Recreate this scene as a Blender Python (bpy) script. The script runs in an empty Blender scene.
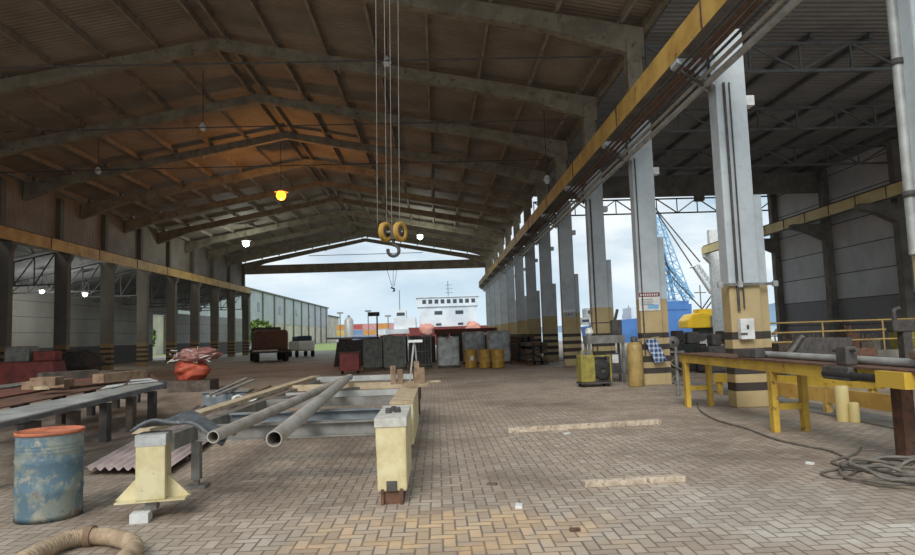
import bpy, bmesh, math, random
from mathutils import Vector, Matrix
random.seed(7)
PI = math.pi
C = bpy.context.scene.collection
LAMP_O, LAMP_W, LAMP_B, SKY, SUN, EXPO, HAZE = 380, 300, 160, 1.1, 2.2, 0.2, 0
EYE = 1.75
# ------------------------------------------------------------------ camera
F = 660.0
CX, CY = 457.5, 277.5
dY = Vector(((437-CX)/F, (335-CY)/F, 1.0)).normalized()          # hall axis in camera space (x right, y down, z forward)
dX = Vector((1, -0.0325, 0)); dX = (dX - dX.dot(dY)*dY).normalized()
dZ = dX.cross(dY)                                                  # sign fixed below
if dZ.y > 0: dZ = -dZ
def cam_to_world(v):                                               # rows
    return Vector((v.dot(dX), v.dot(dY), v.dot(dZ)))
def ray(px, py):
    return cam_to_world(Vector(((px-CX)/F, (py-CY)/F, 1.0)))
def ground(px, py, z=0.0):
    r = ray(px, py); t = (z-EYE)/r.z
    return Vector((r.x*t, r.y*t, z))
def at(px, py, Y):
    r = ray(px, py); t = Y/r.y
    return Vector((r.x*t, Y, EYE+r.z*t))
cam = bpy.data.cameras.new('camera'); co = bpy.data.objects.new('camera', cam); C.objects.link(co)
cam.sensor_fit = 'HORIZONTAL'; cam.sensor_width = 36; cam.lens = 36*F/915; cam.clip_end = 6000; cam.clip_start = .05
rx = cam_to_world(Vector((1,0,0))); up = cam_to_world(Vector((0,-1,0))); bk = cam_to_world(Vector((0,0,-1)))
co.matrix_world = Matrix(((rx.x,up.x,bk.x,0),(rx.y,up.y,bk.y,0),(rx.z,up.z,bk.z,EYE),(0,0,0,1)))
bpy.context.scene.camera = co

# ------------------------------------------------------------------ materials
def lin(c):
    return tuple(((v/255)/12.92 if v/255 <= .04045 else ((v/255+.055)/1.055)**2.4) for v in c) + (1,)
class NT:
    def __init__(s, m): s.t = m.node_tree; s.n = s.t.nodes; s.l = s.t.links
    def add(s, kind, **kw):
        n = s.n.new(kind)
        for k, v in kw.items(): setattr(n, k, v)
        return n
    def m(s, op, a, b=None, c=None):
        n = s.n.new('ShaderNodeMath'); n.operation = op
        for i, v in enumerate((a, b, c)):
            if v is None: continue
            if isinstance(v, (int, float)): n.inputs[i].default_value = v
            else: s.l.new(v, n.inputs[i])
        return n.outputs[0]
    def mix(s, f, a, b, bt='MIX'):
        n = s.n.new('ShaderNodeMix'); n.data_type = 'RGBA'; n.blend_type = bt
        for i, v in ((0, f), (6, a), (7, b)):
            if isinstance(v, (int, float, tuple)): n.inputs[i].default_value = v
            else: s.l.new(v, n.inputs[i])
        return n.outputs[2]
    def noise(s, vec, scale, detail=4, rough=.55):
        n = s.n.new('ShaderNodeTexNoise'); n.inputs['Scale'].default_value = scale
        n.inputs['Detail'].default_value = detail; n.inputs['Roughness'].default_value = rough
        s.l.new(vec, n.inputs['Vector']); return n.outputs[0]
    def step(s, v, lo, hi):
        n = s.n.new('ShaderNodeMapRange'); n.inputs[1].default_value = lo; n.inputs[2].default_value = hi
        s.l.new(v, n.inputs[0]); return n.outputs[0]
def base(name, rough=.7, metal=0.0):
    m = bpy.data.materials.new(name); m.use_nodes = True
    t = NT(m); b = t.n['Principled BSDF']
    b.inputs['Roughness'].default_value = rough; b.inputs['Metallic'].default_value = metal
    return m, t, b
def pos(t, world=True):
    if world: return t.add('ShaderNodeNewGeometry').outputs['Position']
    return t.add('ShaderNodeTexCoord').outputs['Object']
def mat(name, a, b=None, scale=3, amount=(.4, .62), rough=.7, metal=0, bump=0, world=False, spot=None, spot_amt=(.62, .7), spot_scale=None):
    m, t, p = base(name, rough, metal); v = pos(t, world)
    col = lin(a)
    if b is not None:
        n = t.noise(v, scale, 5, .6)
        col = t.mix(t.step(n, *amount), lin(a), lin(b))
    if spot is not None:
        n2 = t.noise(v, spot_scale or scale*2.3, 6, .65)
        col = t.mix(t.step(n2, *spot_amt), col, lin(spot))
    if isinstance(col, tuple): p.inputs['Base Color'].default_value = col
    else: t.l.new(col, p.inputs['Base Color'])
    if bump:
        bn = t.add('ShaderNodeBump'); bn.inputs['Strength'].default_value = bump; bn.inputs['Distance'].default_value = .02
        t.l.new(t.noise(v, scale*6, 4), bn.inputs['Height']); t.l.new(bn.outputs[0], p.inputs['Normal'])
    return m
def emis(name, col, s):
    m = bpy.data.materials.new(name); m.use_nodes = True; t = NT(m); p = t.n['Principled BSDF']
    p.inputs['Base Color'].default_value = lin(col)
    p.inputs['Emission Color'].default_value = lin(col); p.inputs['Emission Strength'].default_value = s
    return m

def herringbone_floor():
    m, t, p = base('paver_floor', .62); v = pos(t)
    sx = t.add('ShaderNodeSeparateXYZ'); t.l.new(v, sx.inputs[0])
    S = 1/.115
    x = t.m('MULTIPLY', sx.outputs[0], S); y = t.m('MULTIPLY', sx.outputs[1], S)
    i = t.m('FLOOR', x); j = t.m('FLOOR', y); fx = t.m('FRACT', x); fy = t.m('FRACT', y)
    k = t.m('FLOORED_MODULO', t.m('SUBTRACT', i, j), 4)
    def eq(n): return t.m('COMPARE', k, n, .1)
    e0, e1, e2, e3 = eq(0), eq(1), eq(2), eq(3)
    dl = t.m('ADD', fx, e1); dr = t.m('ADD', t.m('SUBTRACT', 1, fx), e0)
    db = t.m('ADD', fy, e2); dt = t.m('ADD', t.m('SUBTRACT', 1, fy), e3)
    d = t.m('MINIMUM', t.m('MINIMUM', dl, dr), t.m('MINIMUM', db, dt))
    ii = t.m('SUBTRACT', i, e1); jj = t.m('SUBTRACT', j, e2)
    cv = t.add('ShaderNodeCombineXYZ'); t.l.new(ii, cv.inputs[0]); t.l.new(jj, cv.inputs[1])
    wn = t.add('ShaderNodeTexWhiteNoise'); wn.noise_dimensions = '3D'; t.l.new(cv.outputs[0], wn.inputs[0])
    brick = t.mix(wn.outputs[0], lin((158, 141, 124)), lin((184, 167, 149)))
    n1 = t.noise(v, .35, 5, .6); n2 = t.noise(v, 2.2, 6, .7); n3 = t.noise(v, 14, 4, .7)
    brick = t.mix(t.step(n1, .45, .65), brick, lin((130, 114, 99)))
    brick = t.mix(t.m('MULTIPLY', t.step(n2, .5, .75), .6), brick, lin((198, 187, 171)))
    brick = t.mix(t.m('MULTIPLY', t.step(n3, .55, .8), .45), brick, lin((112, 100, 88)))
    # orange-tan patches on the near pavers, and pale patches to the right
    def blob(cx, cy, rx_, ry_):
        a = t.m('POWER', t.m('DIVIDE', t.m('SUBTRACT', sx.outputs[0], cx), rx_), 2)
        b = t.m('POWER', t.m('DIVIDE', t.m('SUBTRACT', sx.outputs[1], cy), ry_), 2)
        r = t.m('ADD', a, b); r = t.m('ADD', r, t.m('MULTIPLY', t.m('SUBTRACT', n2, .5), 5.0))
        return t.m('MULTIPLY', t.step(r, 1.3, -.4), t.m('ADD', .35, t.m('MULTIPLY', wn.outputs[0], .65)))
    brick = t.mix(t.m('MULTIPLY', blob(.1, 6.2, 1.4, .6), .8), brick, lin((224, 182, 130)))
    brick = t.mix(t.m('MULTIPLY', blob(-.1, 5.6, 1.6, .35), .65), brick, lin((220, 180, 132)))
    brick = t.mix(t.m('MULTIPLY', blob(2.9, 6.6, 1.6, .8), .5), brick, lin((208, 202, 190)))
    brick = t.mix(t.m('MULTIPLY', blob(3.4, 5.6, 1.1, .4), .6), brick, lin((224, 220, 210)))
    gap = t.step(d, .105, .045)
    gap = t.m('MULTIPLY', gap, t.m('SUBTRACT', 1, t.m('MULTIPLY', t.step(n1, .4, .62), .25)))
    col = t.mix(t.m('MULTIPLY', gap, t.m('ADD', .55, t.m('MULTIPLY', t.step(n2, .35, .7), .4))), brick, lin((80, 70, 62)))
    t.l.new(col, p.inputs['Base Color'])
    bn = t.add('ShaderNodeBump'); bn.inputs['Strength'].default_value = .5; bn.inputs['Distance'].default_value = .01
    t.l.new(t.step(d, .0, .14), bn.inputs['Height']); t.l.new(bn.outputs[0], p.inputs['Normal'])
    t.l.new(t.m('ADD', .45, t.m('MULTIPLY', n2, .4)), p.inputs['Roughness'])
    return m

def corrugated(name, a, b, pitch, axis, rough=.6, strength=1.0, metal=0.0, scale=.5):
    m, t, p = base(name, rough, metal); v = pos(t)
    sx = t.add('ShaderNodeSeparateXYZ'); t.l.new(v, sx.inputs[0])
    n = t.noise(v, scale, 5, .65)
    s = t.m('SINE', t.m('MULTIPLY', sx.outputs[axis], 2*PI/pitch))
    col = t.mix(t.step(n, .35, .65), lin(a), lin(b))
    bn = t.add('ShaderNodeBump'); bn.inputs['Strength'].default_value = strength; bn.inputs['Distance'].default_value = pitch*.25
    t.l.new(s, bn.inputs['Height']); t.l.new(bn.outputs[0], p.inputs['Normal'])
    t.l.new(col, p.inputs['Base Color']); return m

def column_mat(name, upper, yellow=(186, 164, 120), band_h=2.65):
    m, t, p = base(name, .75); v = pos(t)
    sx = t.add('ShaderNodeSeparateXYZ'); t.l.new(v, sx.inputs[0])
    n = t.noise(v, 1.3, 6, .65); n2 = t.noise(v, 6, 5, .7)
    up_ = t.mix(t.m('MULTIPLY', t.step(n, .45, .7), .5), lin(upper), lin(tuple(int(c*.8) for c in upper)))
    ye = t.mix(t.m('MULTIPLY', t.step(n, .4, .7), .5), lin(yellow), lin((154, 132, 96)))
    r = t.add('ShaderNodeValToRGB'); r.color_ramp.interpolation = 'CONSTANT'
    e = r.color_ramp.elements; e[0].position = 0; e[0].color = (0,0,0,1); e[1].position = .35/3; e[1].color = (1,1,1,1)
    for h, c in ((.52, 0), (.70, 1), (.88, 0), (1.07, 1), (1.25, 0), (1.43, 1), (1.60, 0)):
        q = e.new(h/3); q.color = (c, c, c, 1)
    t.l.new(t.m('DIVIDE', sx.outputs[2], 3), r.inputs[0])
    low = t.mix(r.outputs[0], ye, lin((62, 54, 48)))
    isup = t.m('GREATER_THAN', sx.outputs[2], band_h)
    col = t.mix(isup, low, up_)
    col = t.mix(t.m('MULTIPLY', t.step(n2, .58, .75), .35), col, lin((90, 80, 70)))
    t.l.new(col, p.inputs['Base Color']); return m

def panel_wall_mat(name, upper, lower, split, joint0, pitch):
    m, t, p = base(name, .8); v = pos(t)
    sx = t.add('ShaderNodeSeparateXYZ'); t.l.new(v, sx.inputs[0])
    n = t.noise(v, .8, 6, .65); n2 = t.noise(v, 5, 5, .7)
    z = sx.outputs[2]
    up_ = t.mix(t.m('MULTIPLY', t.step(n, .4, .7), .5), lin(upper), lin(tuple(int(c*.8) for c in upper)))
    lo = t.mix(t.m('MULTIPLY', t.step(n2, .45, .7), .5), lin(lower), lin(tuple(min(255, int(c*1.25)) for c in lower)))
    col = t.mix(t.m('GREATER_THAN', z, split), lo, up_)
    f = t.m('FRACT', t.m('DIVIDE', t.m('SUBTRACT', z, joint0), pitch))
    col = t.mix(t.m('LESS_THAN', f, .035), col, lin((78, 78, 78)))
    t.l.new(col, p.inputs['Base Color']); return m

M = dict(
    floor=herringbone_floor(),
    concrete=mat('concrete_grey', (132, 128, 120), (108, 103, 95), 1.2, rough=.85, world=True, spot=(84, 78, 70), spot_amt=(.58, .75)),
    concrete_dark=mat('concrete_shed', (150, 140, 120), (124, 114, 98), 1.5, rough=.85, world=True, spot=(88, 78, 68), spot_amt=(.56, .7)),
    roof=corrugated('roof_sheet', (158, 146, 130), (130, 118, 104), .22, 1, .7, .3),
    roof_side=corrugated('roof_sheet_side', (142, 142, 142), (120, 120, 120), .28, 1, .7, .45),
    purlin=mat('purlin_steel', (160, 148, 132), (132, 120, 106), 2, world=True, rough=.75),
    truss=mat('truss_steel', (106, 108, 108), (86, 88, 88), 2, world=True, rough=.6),
    runway=mat('runway_yellow', (214, 176, 96), (190, 148, 76), 1.1, world=True, rough=.6, spot=(110, 78, 44), spot_amt=(.6, .72), spot_scale=2.5),
    runway_pale=mat('runway_pale_yellow', (232, 214, 158), (216, 194, 132), 1.1, world=True, rough=.6),
    yellow=mat('bench_yellow', (200, 164, 62), (170, 136, 52), 2.2, rough=.5, spot=(104, 76, 42), spot_amt=(.6, .68), spot_scale=7),
    yellow_pale=mat('pale_yellow_paint', (210, 198, 158), (190, 174, 128), 4, rough=.55, spot=(96, 78, 56), spot_amt=(.62, .7), spot_scale=9),
    rust=mat('rusty_steel', (112, 78, 58), (78, 58, 48), 5, rough=.85, spot=(60, 46, 40), spot_amt=(.55, .7)),
    redsteel=mat('red_primer_steel', (126, 74, 62), (96, 62, 54), 4, rough=.75),
    steel=mat('grey_steel', (138, 136, 130), (110, 106, 98), 3, rough=.5, metal=.25, spot=(92, 78, 64), spot_amt=(.6, .72)),
    pipe=mat('steel_pipe', (172, 166, 156), (146, 138, 126), 3, rough=.5, metal=.1, spot=(104, 84, 66), spot_amt=(.6, .75)),
    steel_light=mat('pale_steel', (178, 178, 172), (150, 150, 146), 2.5, rough=.45, metal=.2),
    steel_blue=mat('blue_grey_steel', (128, 136, 140), (104, 110, 114), 3, rough=.5, metal=.2),
    dark=mat('dark_iron', (82, 77, 73), (60, 57, 55), 6, rough=.7),
    black=mat('black_rubber', (34, 33, 33), (46, 45, 44), 8, rough=.8),
    wood=mat('old_timber', (150, 124, 98), (118, 94, 74), 6, rough=.85, spot=(84, 66, 54), spot_amt=(.58, .7)),
    wood_pale=mat('pale_timber', (186, 168, 138), (160, 140, 110), 5, rough=.85, spot=(116, 98, 76), spot_amt=(.6, .72)),
    wood_floor=mat('worn_batten', (196, 180, 158), (166, 148, 128), 8, rough=.9, spot=(120, 102, 86), spot_amt=(.55, .66)),
    wood_dark=mat('dark_timber', (104, 92, 80), (78, 70, 62), 5, rough=.9),
    white=mat('white_paint', (222, 222, 218), (200, 200, 196), 4, rough=.5),
    rubber_grey=mat('grey_rubber_sheet', (88, 92, 94), (70, 73, 75), 8, rough=.45, bump=.4, spot=(130, 134, 134), spot_amt=(.6, .7)),
    hose=mat('beige_duct', (176, 154, 126), (146, 122, 98), 9, rough=.8, spot=(110, 92, 76), spot_amt=(.58, .7)),
    cable=mat('grey_cable', (120, 112, 102), (92, 86, 78), 6, rough=.7),
    drum_blue=None,
    red=mat('faded_red', (142, 66, 58), (112, 54, 50), 3, rough=.65),
    orange=mat('orange_tarp', (196, 92, 64), (158, 74, 56), 4, rough=.6),
    pink=mat('pink_plastic', (178, 132, 124), (140, 88, 82), 9, rough=.6),
    green_machine=mat('olive_yellow_paint', (152, 140, 62), (120, 110, 52), 4, rough=.55, spot=(60, 56, 40), spot_amt=(.6, .7)),
    tan=mat('tan_cylinder', (172, 146, 88), (148, 122, 74), 3, rough=.5, spot=(110, 92, 64), spot_amt=(.62, .72)),
    mustard=mat('mustard_drum', (184, 146, 62), (156, 118, 50), 4, rough=.55),
    wrap=mat('clear_wrap', (196, 198, 196), (150, 150, 146), 2.5, rough=.3, bump=.5, spot=(214, 216, 216), spot_amt=(.6, .66), spot_scale=4),
    cage=mat('cage_fill', (134, 134, 122), (98, 98, 90), 4, rough=.8),
    blue=mat('ship_blue', (72, 118, 178), (60, 102, 158), .4, rough=.5, world=True),
    blue_light=mat('lattice_blue', (120, 174, 208), None, rough=.5),
    shipwhite=mat('ship_white', (216, 220, 222), (196, 200, 204), .3, rough=.6, world=True),
    crane_yellow=mat('crane_yellow', (240, 196, 20), (222, 176, 16), 1, rough=.4),
    glass=mat('dark_glass', (60, 70, 78), None, rough=.15),
    grass=mat('grass_green', (120, 142, 74), (148, 158, 98), .6, rough=.9, world=True),
    bush=mat('bush_green', (98, 130, 60), (140, 164, 86), 3, rough=.9),
    yard=mat('outside_yard', (150, 146, 138), (128, 124, 116), .12, rough=.9, world=True, spot=(112, 104, 92), spot_amt=(.5, .7), spot_scale=.5),
    sea=mat('sea_water', (150, 170, 180), (136, 158, 170), .05, rough=.25, world=True),
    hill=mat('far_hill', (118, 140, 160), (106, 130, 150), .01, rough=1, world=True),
    warehouse=corrugated('warehouse_cladding', (204, 205, 205), (184, 186, 188), .9, 1, .6, .5, scale=.15),
    warehouse_low=mat('warehouse_base_wall', (222, 212, 188), (196, 188, 168), .25, rough=.85, world=True),
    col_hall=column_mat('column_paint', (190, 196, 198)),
    col_shaded=column_mat('column_paint_shaded', (112, 106, 96), (140, 116, 80), 1.9),  # darker copy of the column paint; the left row's shade is in the colour
    wall_r=panel_wall_mat('panel_wall_right', (206, 206, 208), (132, 132, 136), 3.1, 3.06, 1.5),
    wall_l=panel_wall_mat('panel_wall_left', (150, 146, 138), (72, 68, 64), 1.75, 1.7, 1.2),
    bulb_orange=emis('sodium_bulb', (255, 138, 34), 4.5),
    bulb_white=emis('lit_bulb', (235, 255, 245), 12),
)
def drum_mat():
    m, t, p = base('worn_blue_drum', .6); v = pos(t, False)
    n = t.noise(v, 3.2, 7, .7); n2 = t.noise(v, 9, 6, .7)
    col = t.mix(t.step(n, .47, .56), lin((84, 108, 120)), lin((126, 132, 122)))
    col = t.mix(t.step(n2, .53, .64), col, lin((150, 146, 130)))
    n3 = t.noise(v, 5, 5, .7)
    col = t.mix(t.step(n3, .62, .7), col, lin((120, 86, 66)))
    t.l.new(col, p.inputs['Base Color']); return m
M['drum_blue'] = drum_mat()
def check_mat():
    m, t, p = base('checked_cloth', .9); v = pos(t, False)
    sx = t.add('ShaderNodeSeparateXYZ'); t.l.new(v, sx.inputs[0])
    a = t.m('GREATER_THAN', t.m('FRACT', t.m('MULTIPLY', sx.outputs[0], 8)), .6)
    b = t.m('GREATER_THAN', t.m('FRACT', t.m('MULTIPLY', sx.outputs[2], 7)), .6)
    s = t.m('MULTIPLY', t.m('ADD', a, b), .5)
    t.l.new(t.mix(s, lin((52, 68, 104)), lin((184, 196, 214))), p.inputs['Base Color']); return m
M['check'] = check_mat()

# ------------------------------------------------------------------ geometry
class MB:
    def __init__(s): s.v = []; s.f = []; s.mi = []; s.cur = 0; s.sm = []; s.smooth = False
    def _add(s, vs, fs):
        o = len(s.v); s.v += [tuple(v) for v in vs]
        for f in fs: s.f.append([i+o for i in f]); s.mi.append(s.cur); s.sm.append(s.smooth)
        return s
    def hexa(s, p):   # 8 points: bottom ccw 0-3, top 4-7
        return s._add(p, [(0,3,2,1),(4,5,6,7),(0,1,5,4),(1,2,6,5),(2,3,7,6),(3,0,4,7)])
    def box(s, x0, x1, y0, y1, z0, z1):
        return s.hexa([(x0,y0,z0),(x1,y0,z0),(x1,y1,z0),(x0,y1,z0),(x0,y0,z1),(x1,y0,z1),(x1,y1,z1),(x0,y1,z1)])
    def cbox(s, c, sz, rot=None):
        h = Vector(sz)/2; c = Vector(c)
        pts = [Vector((a*h.x, b*h.y, d*h.z)) for d in (-1,1) for a, b in ((-1,-1),(1,-1),(1,1),(-1,1))]
        if rot is not None: pts = [rot @ p for p in pts]
        return s.hexa([p+c for p in pts])
    def bar(s, p, q, w, h, roll=0):
        p = Vector(p); q = Vector(q); d = (q-p).normalized()
        u = Vector((0,0,1)) if abs(d.z) < .95 else Vector((0,1,0))
        sd = d.cross(u).normalized(); u = sd.cross(d)
        if roll:
            r = Matrix.Rotation(roll, 3, d); sd = r @ sd; u = r @ u
        sd = sd*w/2; u = u*h/2
        return s.hexa([p-sd-u, p+sd-u, q+sd-u, q-sd-u, p-sd+u, p+sd+u, q+sd+u, q-sd+u])
    def tube(s, pts, r, n=8, cap=True, radii=None):
        pts = [Vector(p) for p in pts]; rings = []; ps = s.smooth; s.smooth = True
        prev = None
        for i, p in enumerate(pts):
            d = (pts[min(i+1, len(pts)-1)]-pts[max(i-1, 0)])
            if d.length < 1e-9: d = Vector((0,0,1))
            d.normalize()
            if prev is None:
                u = Vector((0,0,1)) if abs(d.z) < .9 else Vector((1,0,0)); sd = d.cross(u).normalized()
            else:
                sd = prev - d*prev.dot(d); sd.normalize()
            prev = sd; u = sd.cross(d); rr = radii[i] if radii else r
            rings.append([p + (sd*math.cos(2*PI*k/n)+u*math.sin(2*PI*k/n))*rr for k in range(n)])
        vs = [v for g in rings for v in g]
        fs = [(i*n+k, i*n+(k+1)%n, (i+1)*n+(k+1)%n, (i+1)*n+k) for i in range(len(pts)-1) for k in range(n)]
        s._add(vs, fs); s.smooth = False
        if cap: s._add(rings[0], [tuple(range(n))]); s._add(rings[-1], [tuple(reversed(range(n)))])
        s.smooth = ps; return s
    def pipe(s, p, q, r, wall, n=20):     # open-ended hollow pipe
        p = Vector(p); q = Vector(q); s.tube([p, q], r, n, False)
        s.tube([q, p], r-wall, n, False)
        d = (q-p).normalized(); u = Vector((0,0,1)) if abs(d.z) < .9 else Vector((1,0,0)); sd = d.cross(u).normalized(); u = sd.cross(d)
        for c in (p, q):
            o = [c+(sd*math.cos(2*PI*k/n)+u*math.sin(2*PI*k/n))*r for k in range(n)]
            i = [c+(sd*math.cos(2*PI*k/n)+u*math.sin(2*PI*k/n))*(r-wall) for k in range(n)]
            s._add(o+i, [(k, (k+1)%n, n+(k+1)%n, n+k) for k in range(n)])
        return s
    def lathe(s, prof, c=(0,0,0), n=28, axis='z', smooth=True):
        c = Vector(c); vs = []
        for r, z in prof:
            for k in range(n):
                a = 2*PI*k/n
                if axis == 'z': vs.append(c+Vector((r*math.cos(a), r*math.sin(a), z)))
                elif axis == 'x': vs.append(c+Vector((z, r*math.cos(a), r*math.sin(a))))
                else: vs.append(c+Vector((r*math.sin(a), z, r*math.cos(a))))
        fs = [(i*n+k, i*n+(k+1)%n, (i+1)*n+(k+1)%n, (i+1)*n+k) for i in range(len(prof)-1) for k in range(n)]
        ps = s.smooth; s.smooth = smooth; s._add(vs, fs); s.smooth = ps; return s
    def prism(s, poly, a, b, axis='y'):   # poly in the other two coordinates
        n = len(poly)
        def P(u, v, w): return (u, w, v) if axis == 'y' else ((w, u, v) if axis == 'x' else (u, v, w))
        vs = [P(u, v, a) for u, v in poly]+[P(u, v, b) for u, v in poly]
        return s._add(vs, [tuple(range(n)), tuple(reversed(range(n, 2*n)))]+[(k, k+n, (k+1)%n+n, (k+1)%n) for k in range(n)])
    def grid(s, fn, nu, nv, thick=0):
        vs = [fn(i/nu, j/nv) for i in range(nu+1) for j in range(nv+1)]
        ps = s.smooth; s.smooth = True; q = nv+1
        s._add(vs, [(i*q+j, (i+1)*q+j, (i+1)*q+j+1, i*q+j+1) for i in range(nu) for j in range(nv)])
        s.smooth = ps; return s
    def mesh(s, name, mats, fix=True):
        me = bpy.data.meshes.new(name); me.from_pydata(s.v, [], s.f)
        for m in (mats if isinstance(mats, (list, tuple)) else [mats]): me.materials.append(m)
        me.polygons.foreach_set('material_index', s.mi); me.polygons.foreach_set('use_smooth', s.sm)
        if fix:
            bm = bmesh.new(); bm.from_mesh(me); bmesh.ops.remove_doubles(bm, verts=bm.verts, dist=1e-5) if s.smooth_any() else None
            bmesh.ops.recalc_face_normals(bm, faces=bm.faces); bm.to_mesh(me); bm.free()
        me.update(); return me
    def smooth_any(s): return False
    def build(s, name, mats, parent=None, loc=None, rz=0, bevel=0, solid=0):
        o = bpy.data.objects.new(name, s.mesh(name, mats)); C.objects.link(o)
        if parent: o.parent = parent
        if loc is not None: o.location = loc
        if rz: o.rotation_euler.z = rz
        if bevel:
            b = o.modifiers.new('b', 'BEVEL'); b.width = bevel; b.segments = 2; b.limit_method = 'ANGLE'
        if solid:
            b = o.modifiers.new('s', 'SOLIDIFY'); b.thickness = solid
        return o
def tag(o, label, cat, group=None, kind=None):
    o['label'] = label; o['category'] = cat
    if group: o['group'] = group
    if kind: o['kind'] = kind
    return o
def thing(name, label, cat, loc=(0,0,0), rz=0, group=None, kind=None):
    o = bpy.data.objects.new(name, None); C.objects.link(o); o.location = loc; o.rotation_euler = (0,0,rz); o.empty_display_size = .2
    return tag(o, label, cat, group, kind)
def struct(o, label, cat='building'):
    return tag(o, label, cat, None, 'structure')
def dup(root, loc=None, rz=None, label=None, group=None, scale=None):
    r = root.copy(); C.objects.link(r)
    if loc is not None: r.location = loc
    if rz is not None: r.rotation_euler = (0,0,rz)
    if label: r['label'] = label
    if group: r['group'] = group
    if scale: r.scale = scale
    for ch in list(root.children):
        c = ch.copy(); C.objects.link(c); c.parent = r
        for g in list(ch.children):
            d = g.copy(); C.objects.link(d); d.parent = c
    return r
# ================================================================== BUILDING
XR, XL = 6.2, -23.45           # hall faces of the two column rows
YR = [14+6.3*k for k in range(-1, 12)]; YR[0] = 8.1
YL = [83.3-5.8*j for j in range(0, 10)][::-1]
AX, AZ = -8.75, 14.3           # ridge
EZ = 11.5                     # rafter top at the column rows
def roofz(x):                  # top of the rafters
    return AZ-(x-AX)*(AZ-EZ)/(6.6-AX) if x > AX else AZ-(AX-x)*(AZ-EZ)/(AX+24.1)

b = MB().box(-31.2, 24.6, -14, 84.5, -.3, 0); struct(b.build('floor', M['floor']), 'herringbone concrete paver floor of the open industrial hall', 'floor')
b = MB(); b.box(-300, 44, 84.5, 118, -.32, -.02); b.box(-300, -14, 118, 400, -.32, -.02); b.box(24.6, 44, -14, 84.5, -.32, -.02); b.box(-60, -31.2, -14, 84.5, -.32, -.02)
struct(b.build('ground', M['yard']), 'bare concrete yard outside the hall', 'ground')
b = MB(); b.box(-900, 1600, -200, 2500, -2.2, -2.0); struct(b.build('sea', M['sea']), 'pale grey harbour water beyond the quay', 'sea')
def hillmesh(name, x0, x1, y, h, seed, label):
    r = random.Random(seed); n = 60; ph = [r.uniform(0, 6) for _ in range(5)]
    def fn(u, v):
        x = x0+(x1-x0)*u; e = math.sin(PI*u)**.7
        z = h*e*(.65+.2*math.sin(5*u+ph[0])+.12*math.sin(13*u+ph[1])+.06*math.sin(31*u+ph[2]))
        w = math.sin(PI*v)
        return (x, y+v*h*3, -3+(z+3)*w)
    o = MB().grid(fn, n, 10).build(name, M['hill']); struct(o, label, 'hill')
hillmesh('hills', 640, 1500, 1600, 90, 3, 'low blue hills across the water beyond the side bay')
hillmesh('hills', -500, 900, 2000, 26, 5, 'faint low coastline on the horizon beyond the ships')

# hall roof and bay roofs
T = .32
b = MB()
b.prism([(-24.9, roofz(-24.9)+T), (AX, AZ+T), (AX, AZ+T+.06), (-24.9, roofz(-24.9)+T+.06)], 11.5, 84.3)
b.prism([(AX, AZ+T), (7.2, roofz(7.2)+T), (7.2, roofz(7.2)+T+.06), (AX, AZ+T+.06)], 11.5, 84.3)
struct(b.build('ceiling_main', M['roof']), 'brown corrugated pitched roof sheeting over the main hall', 'ceiling')
b = MB().prism([(7.2, 11.34), (24.8, 11.1), (24.8, 11.16), (7.2, 11.4)], 16.8, 46.2)
struct(b.build('ceiling_right', M['roof_side']), 'grey corrugated roof sheeting over the open side bay on the right', 'ceiling')
b = MB().prism([(-31.6, 6.5), (-24.3, 8.0), (-24.3, 8.06), (-31.6, 6.56)], 0, 88)
struct(b.build('ceiling_left', M['roof_side']), 'low corrugated lean-to roof behind the left column row', 'ceiling')
b = MB().box(6.98, 7.2, 11.5, 84.3, 11.4, 11.74); struct(b.build('trim_gutter', M['concrete_dark']), 'valley gutter beam between the hall roof and the side bay roof', 'gutter')
# walls
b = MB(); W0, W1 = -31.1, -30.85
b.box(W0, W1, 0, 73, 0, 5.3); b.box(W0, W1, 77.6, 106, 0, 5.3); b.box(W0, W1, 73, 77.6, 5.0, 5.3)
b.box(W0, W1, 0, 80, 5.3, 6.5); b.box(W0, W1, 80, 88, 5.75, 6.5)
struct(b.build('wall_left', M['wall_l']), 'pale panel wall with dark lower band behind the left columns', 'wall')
b = MB(); b.box(24.0, 24.3, -2, 45.3, 0, 11.1); b.box(24.6, 25.4, 45.0, 45.3, 0, 11.0)
struct(b.build('wall_right', M['wall_r']), 'grey panel wall with darker lower band closing the side bay', 'wall')
b = MB(); b.box(-24.37, -24.27, 11.5, 83.6, 8.36, 11.72)
struct(b.build('wall_left_upper', M['roof']), 'brown sheeting above the left runway beam', 'wall')
# pilasters of the right wall
for i, (y, lab) in enumerate(((45.0, 'grey pilaster at the open far corner of the right panel wall'), (38.9, 'grey pilaster with runway bracket in the middle of the right panel wall'), (32.6, 'grey pilaster of the right panel wall nearest the camera'))):
    t = thing('wall_pilaster', lab, 'pilaster', (24.0, y, 0), 0, 'pilasters of the right wall')
    MB().box(-.42, 0, -.2, .25, 0, 11.0).build('shaft', M['concrete'], t)
    MB().prism([(-.42, 6.7), (-.42, 7.7), (-2.4, 7.7), (-2.4, 7.45), (-1.6, 7.25)], -.2, .25).build('corbel', M['concrete'], t)
# outside column that carries the runway end
t = thing('outdoor_column', 'pale free-standing column outside carrying the end of the yellow runway beam', 'column', (22.75, 53.4, 0))
MB().box(0, .75, 0, .5, 0, 9.7).build('shaft', M['white'], t); MB().prism([(0, 6.9), (0, 7.7), (-.5, 7.7), (-.5, 7.45)], 0, .5).build('corbel', M['white'], t)

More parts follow.
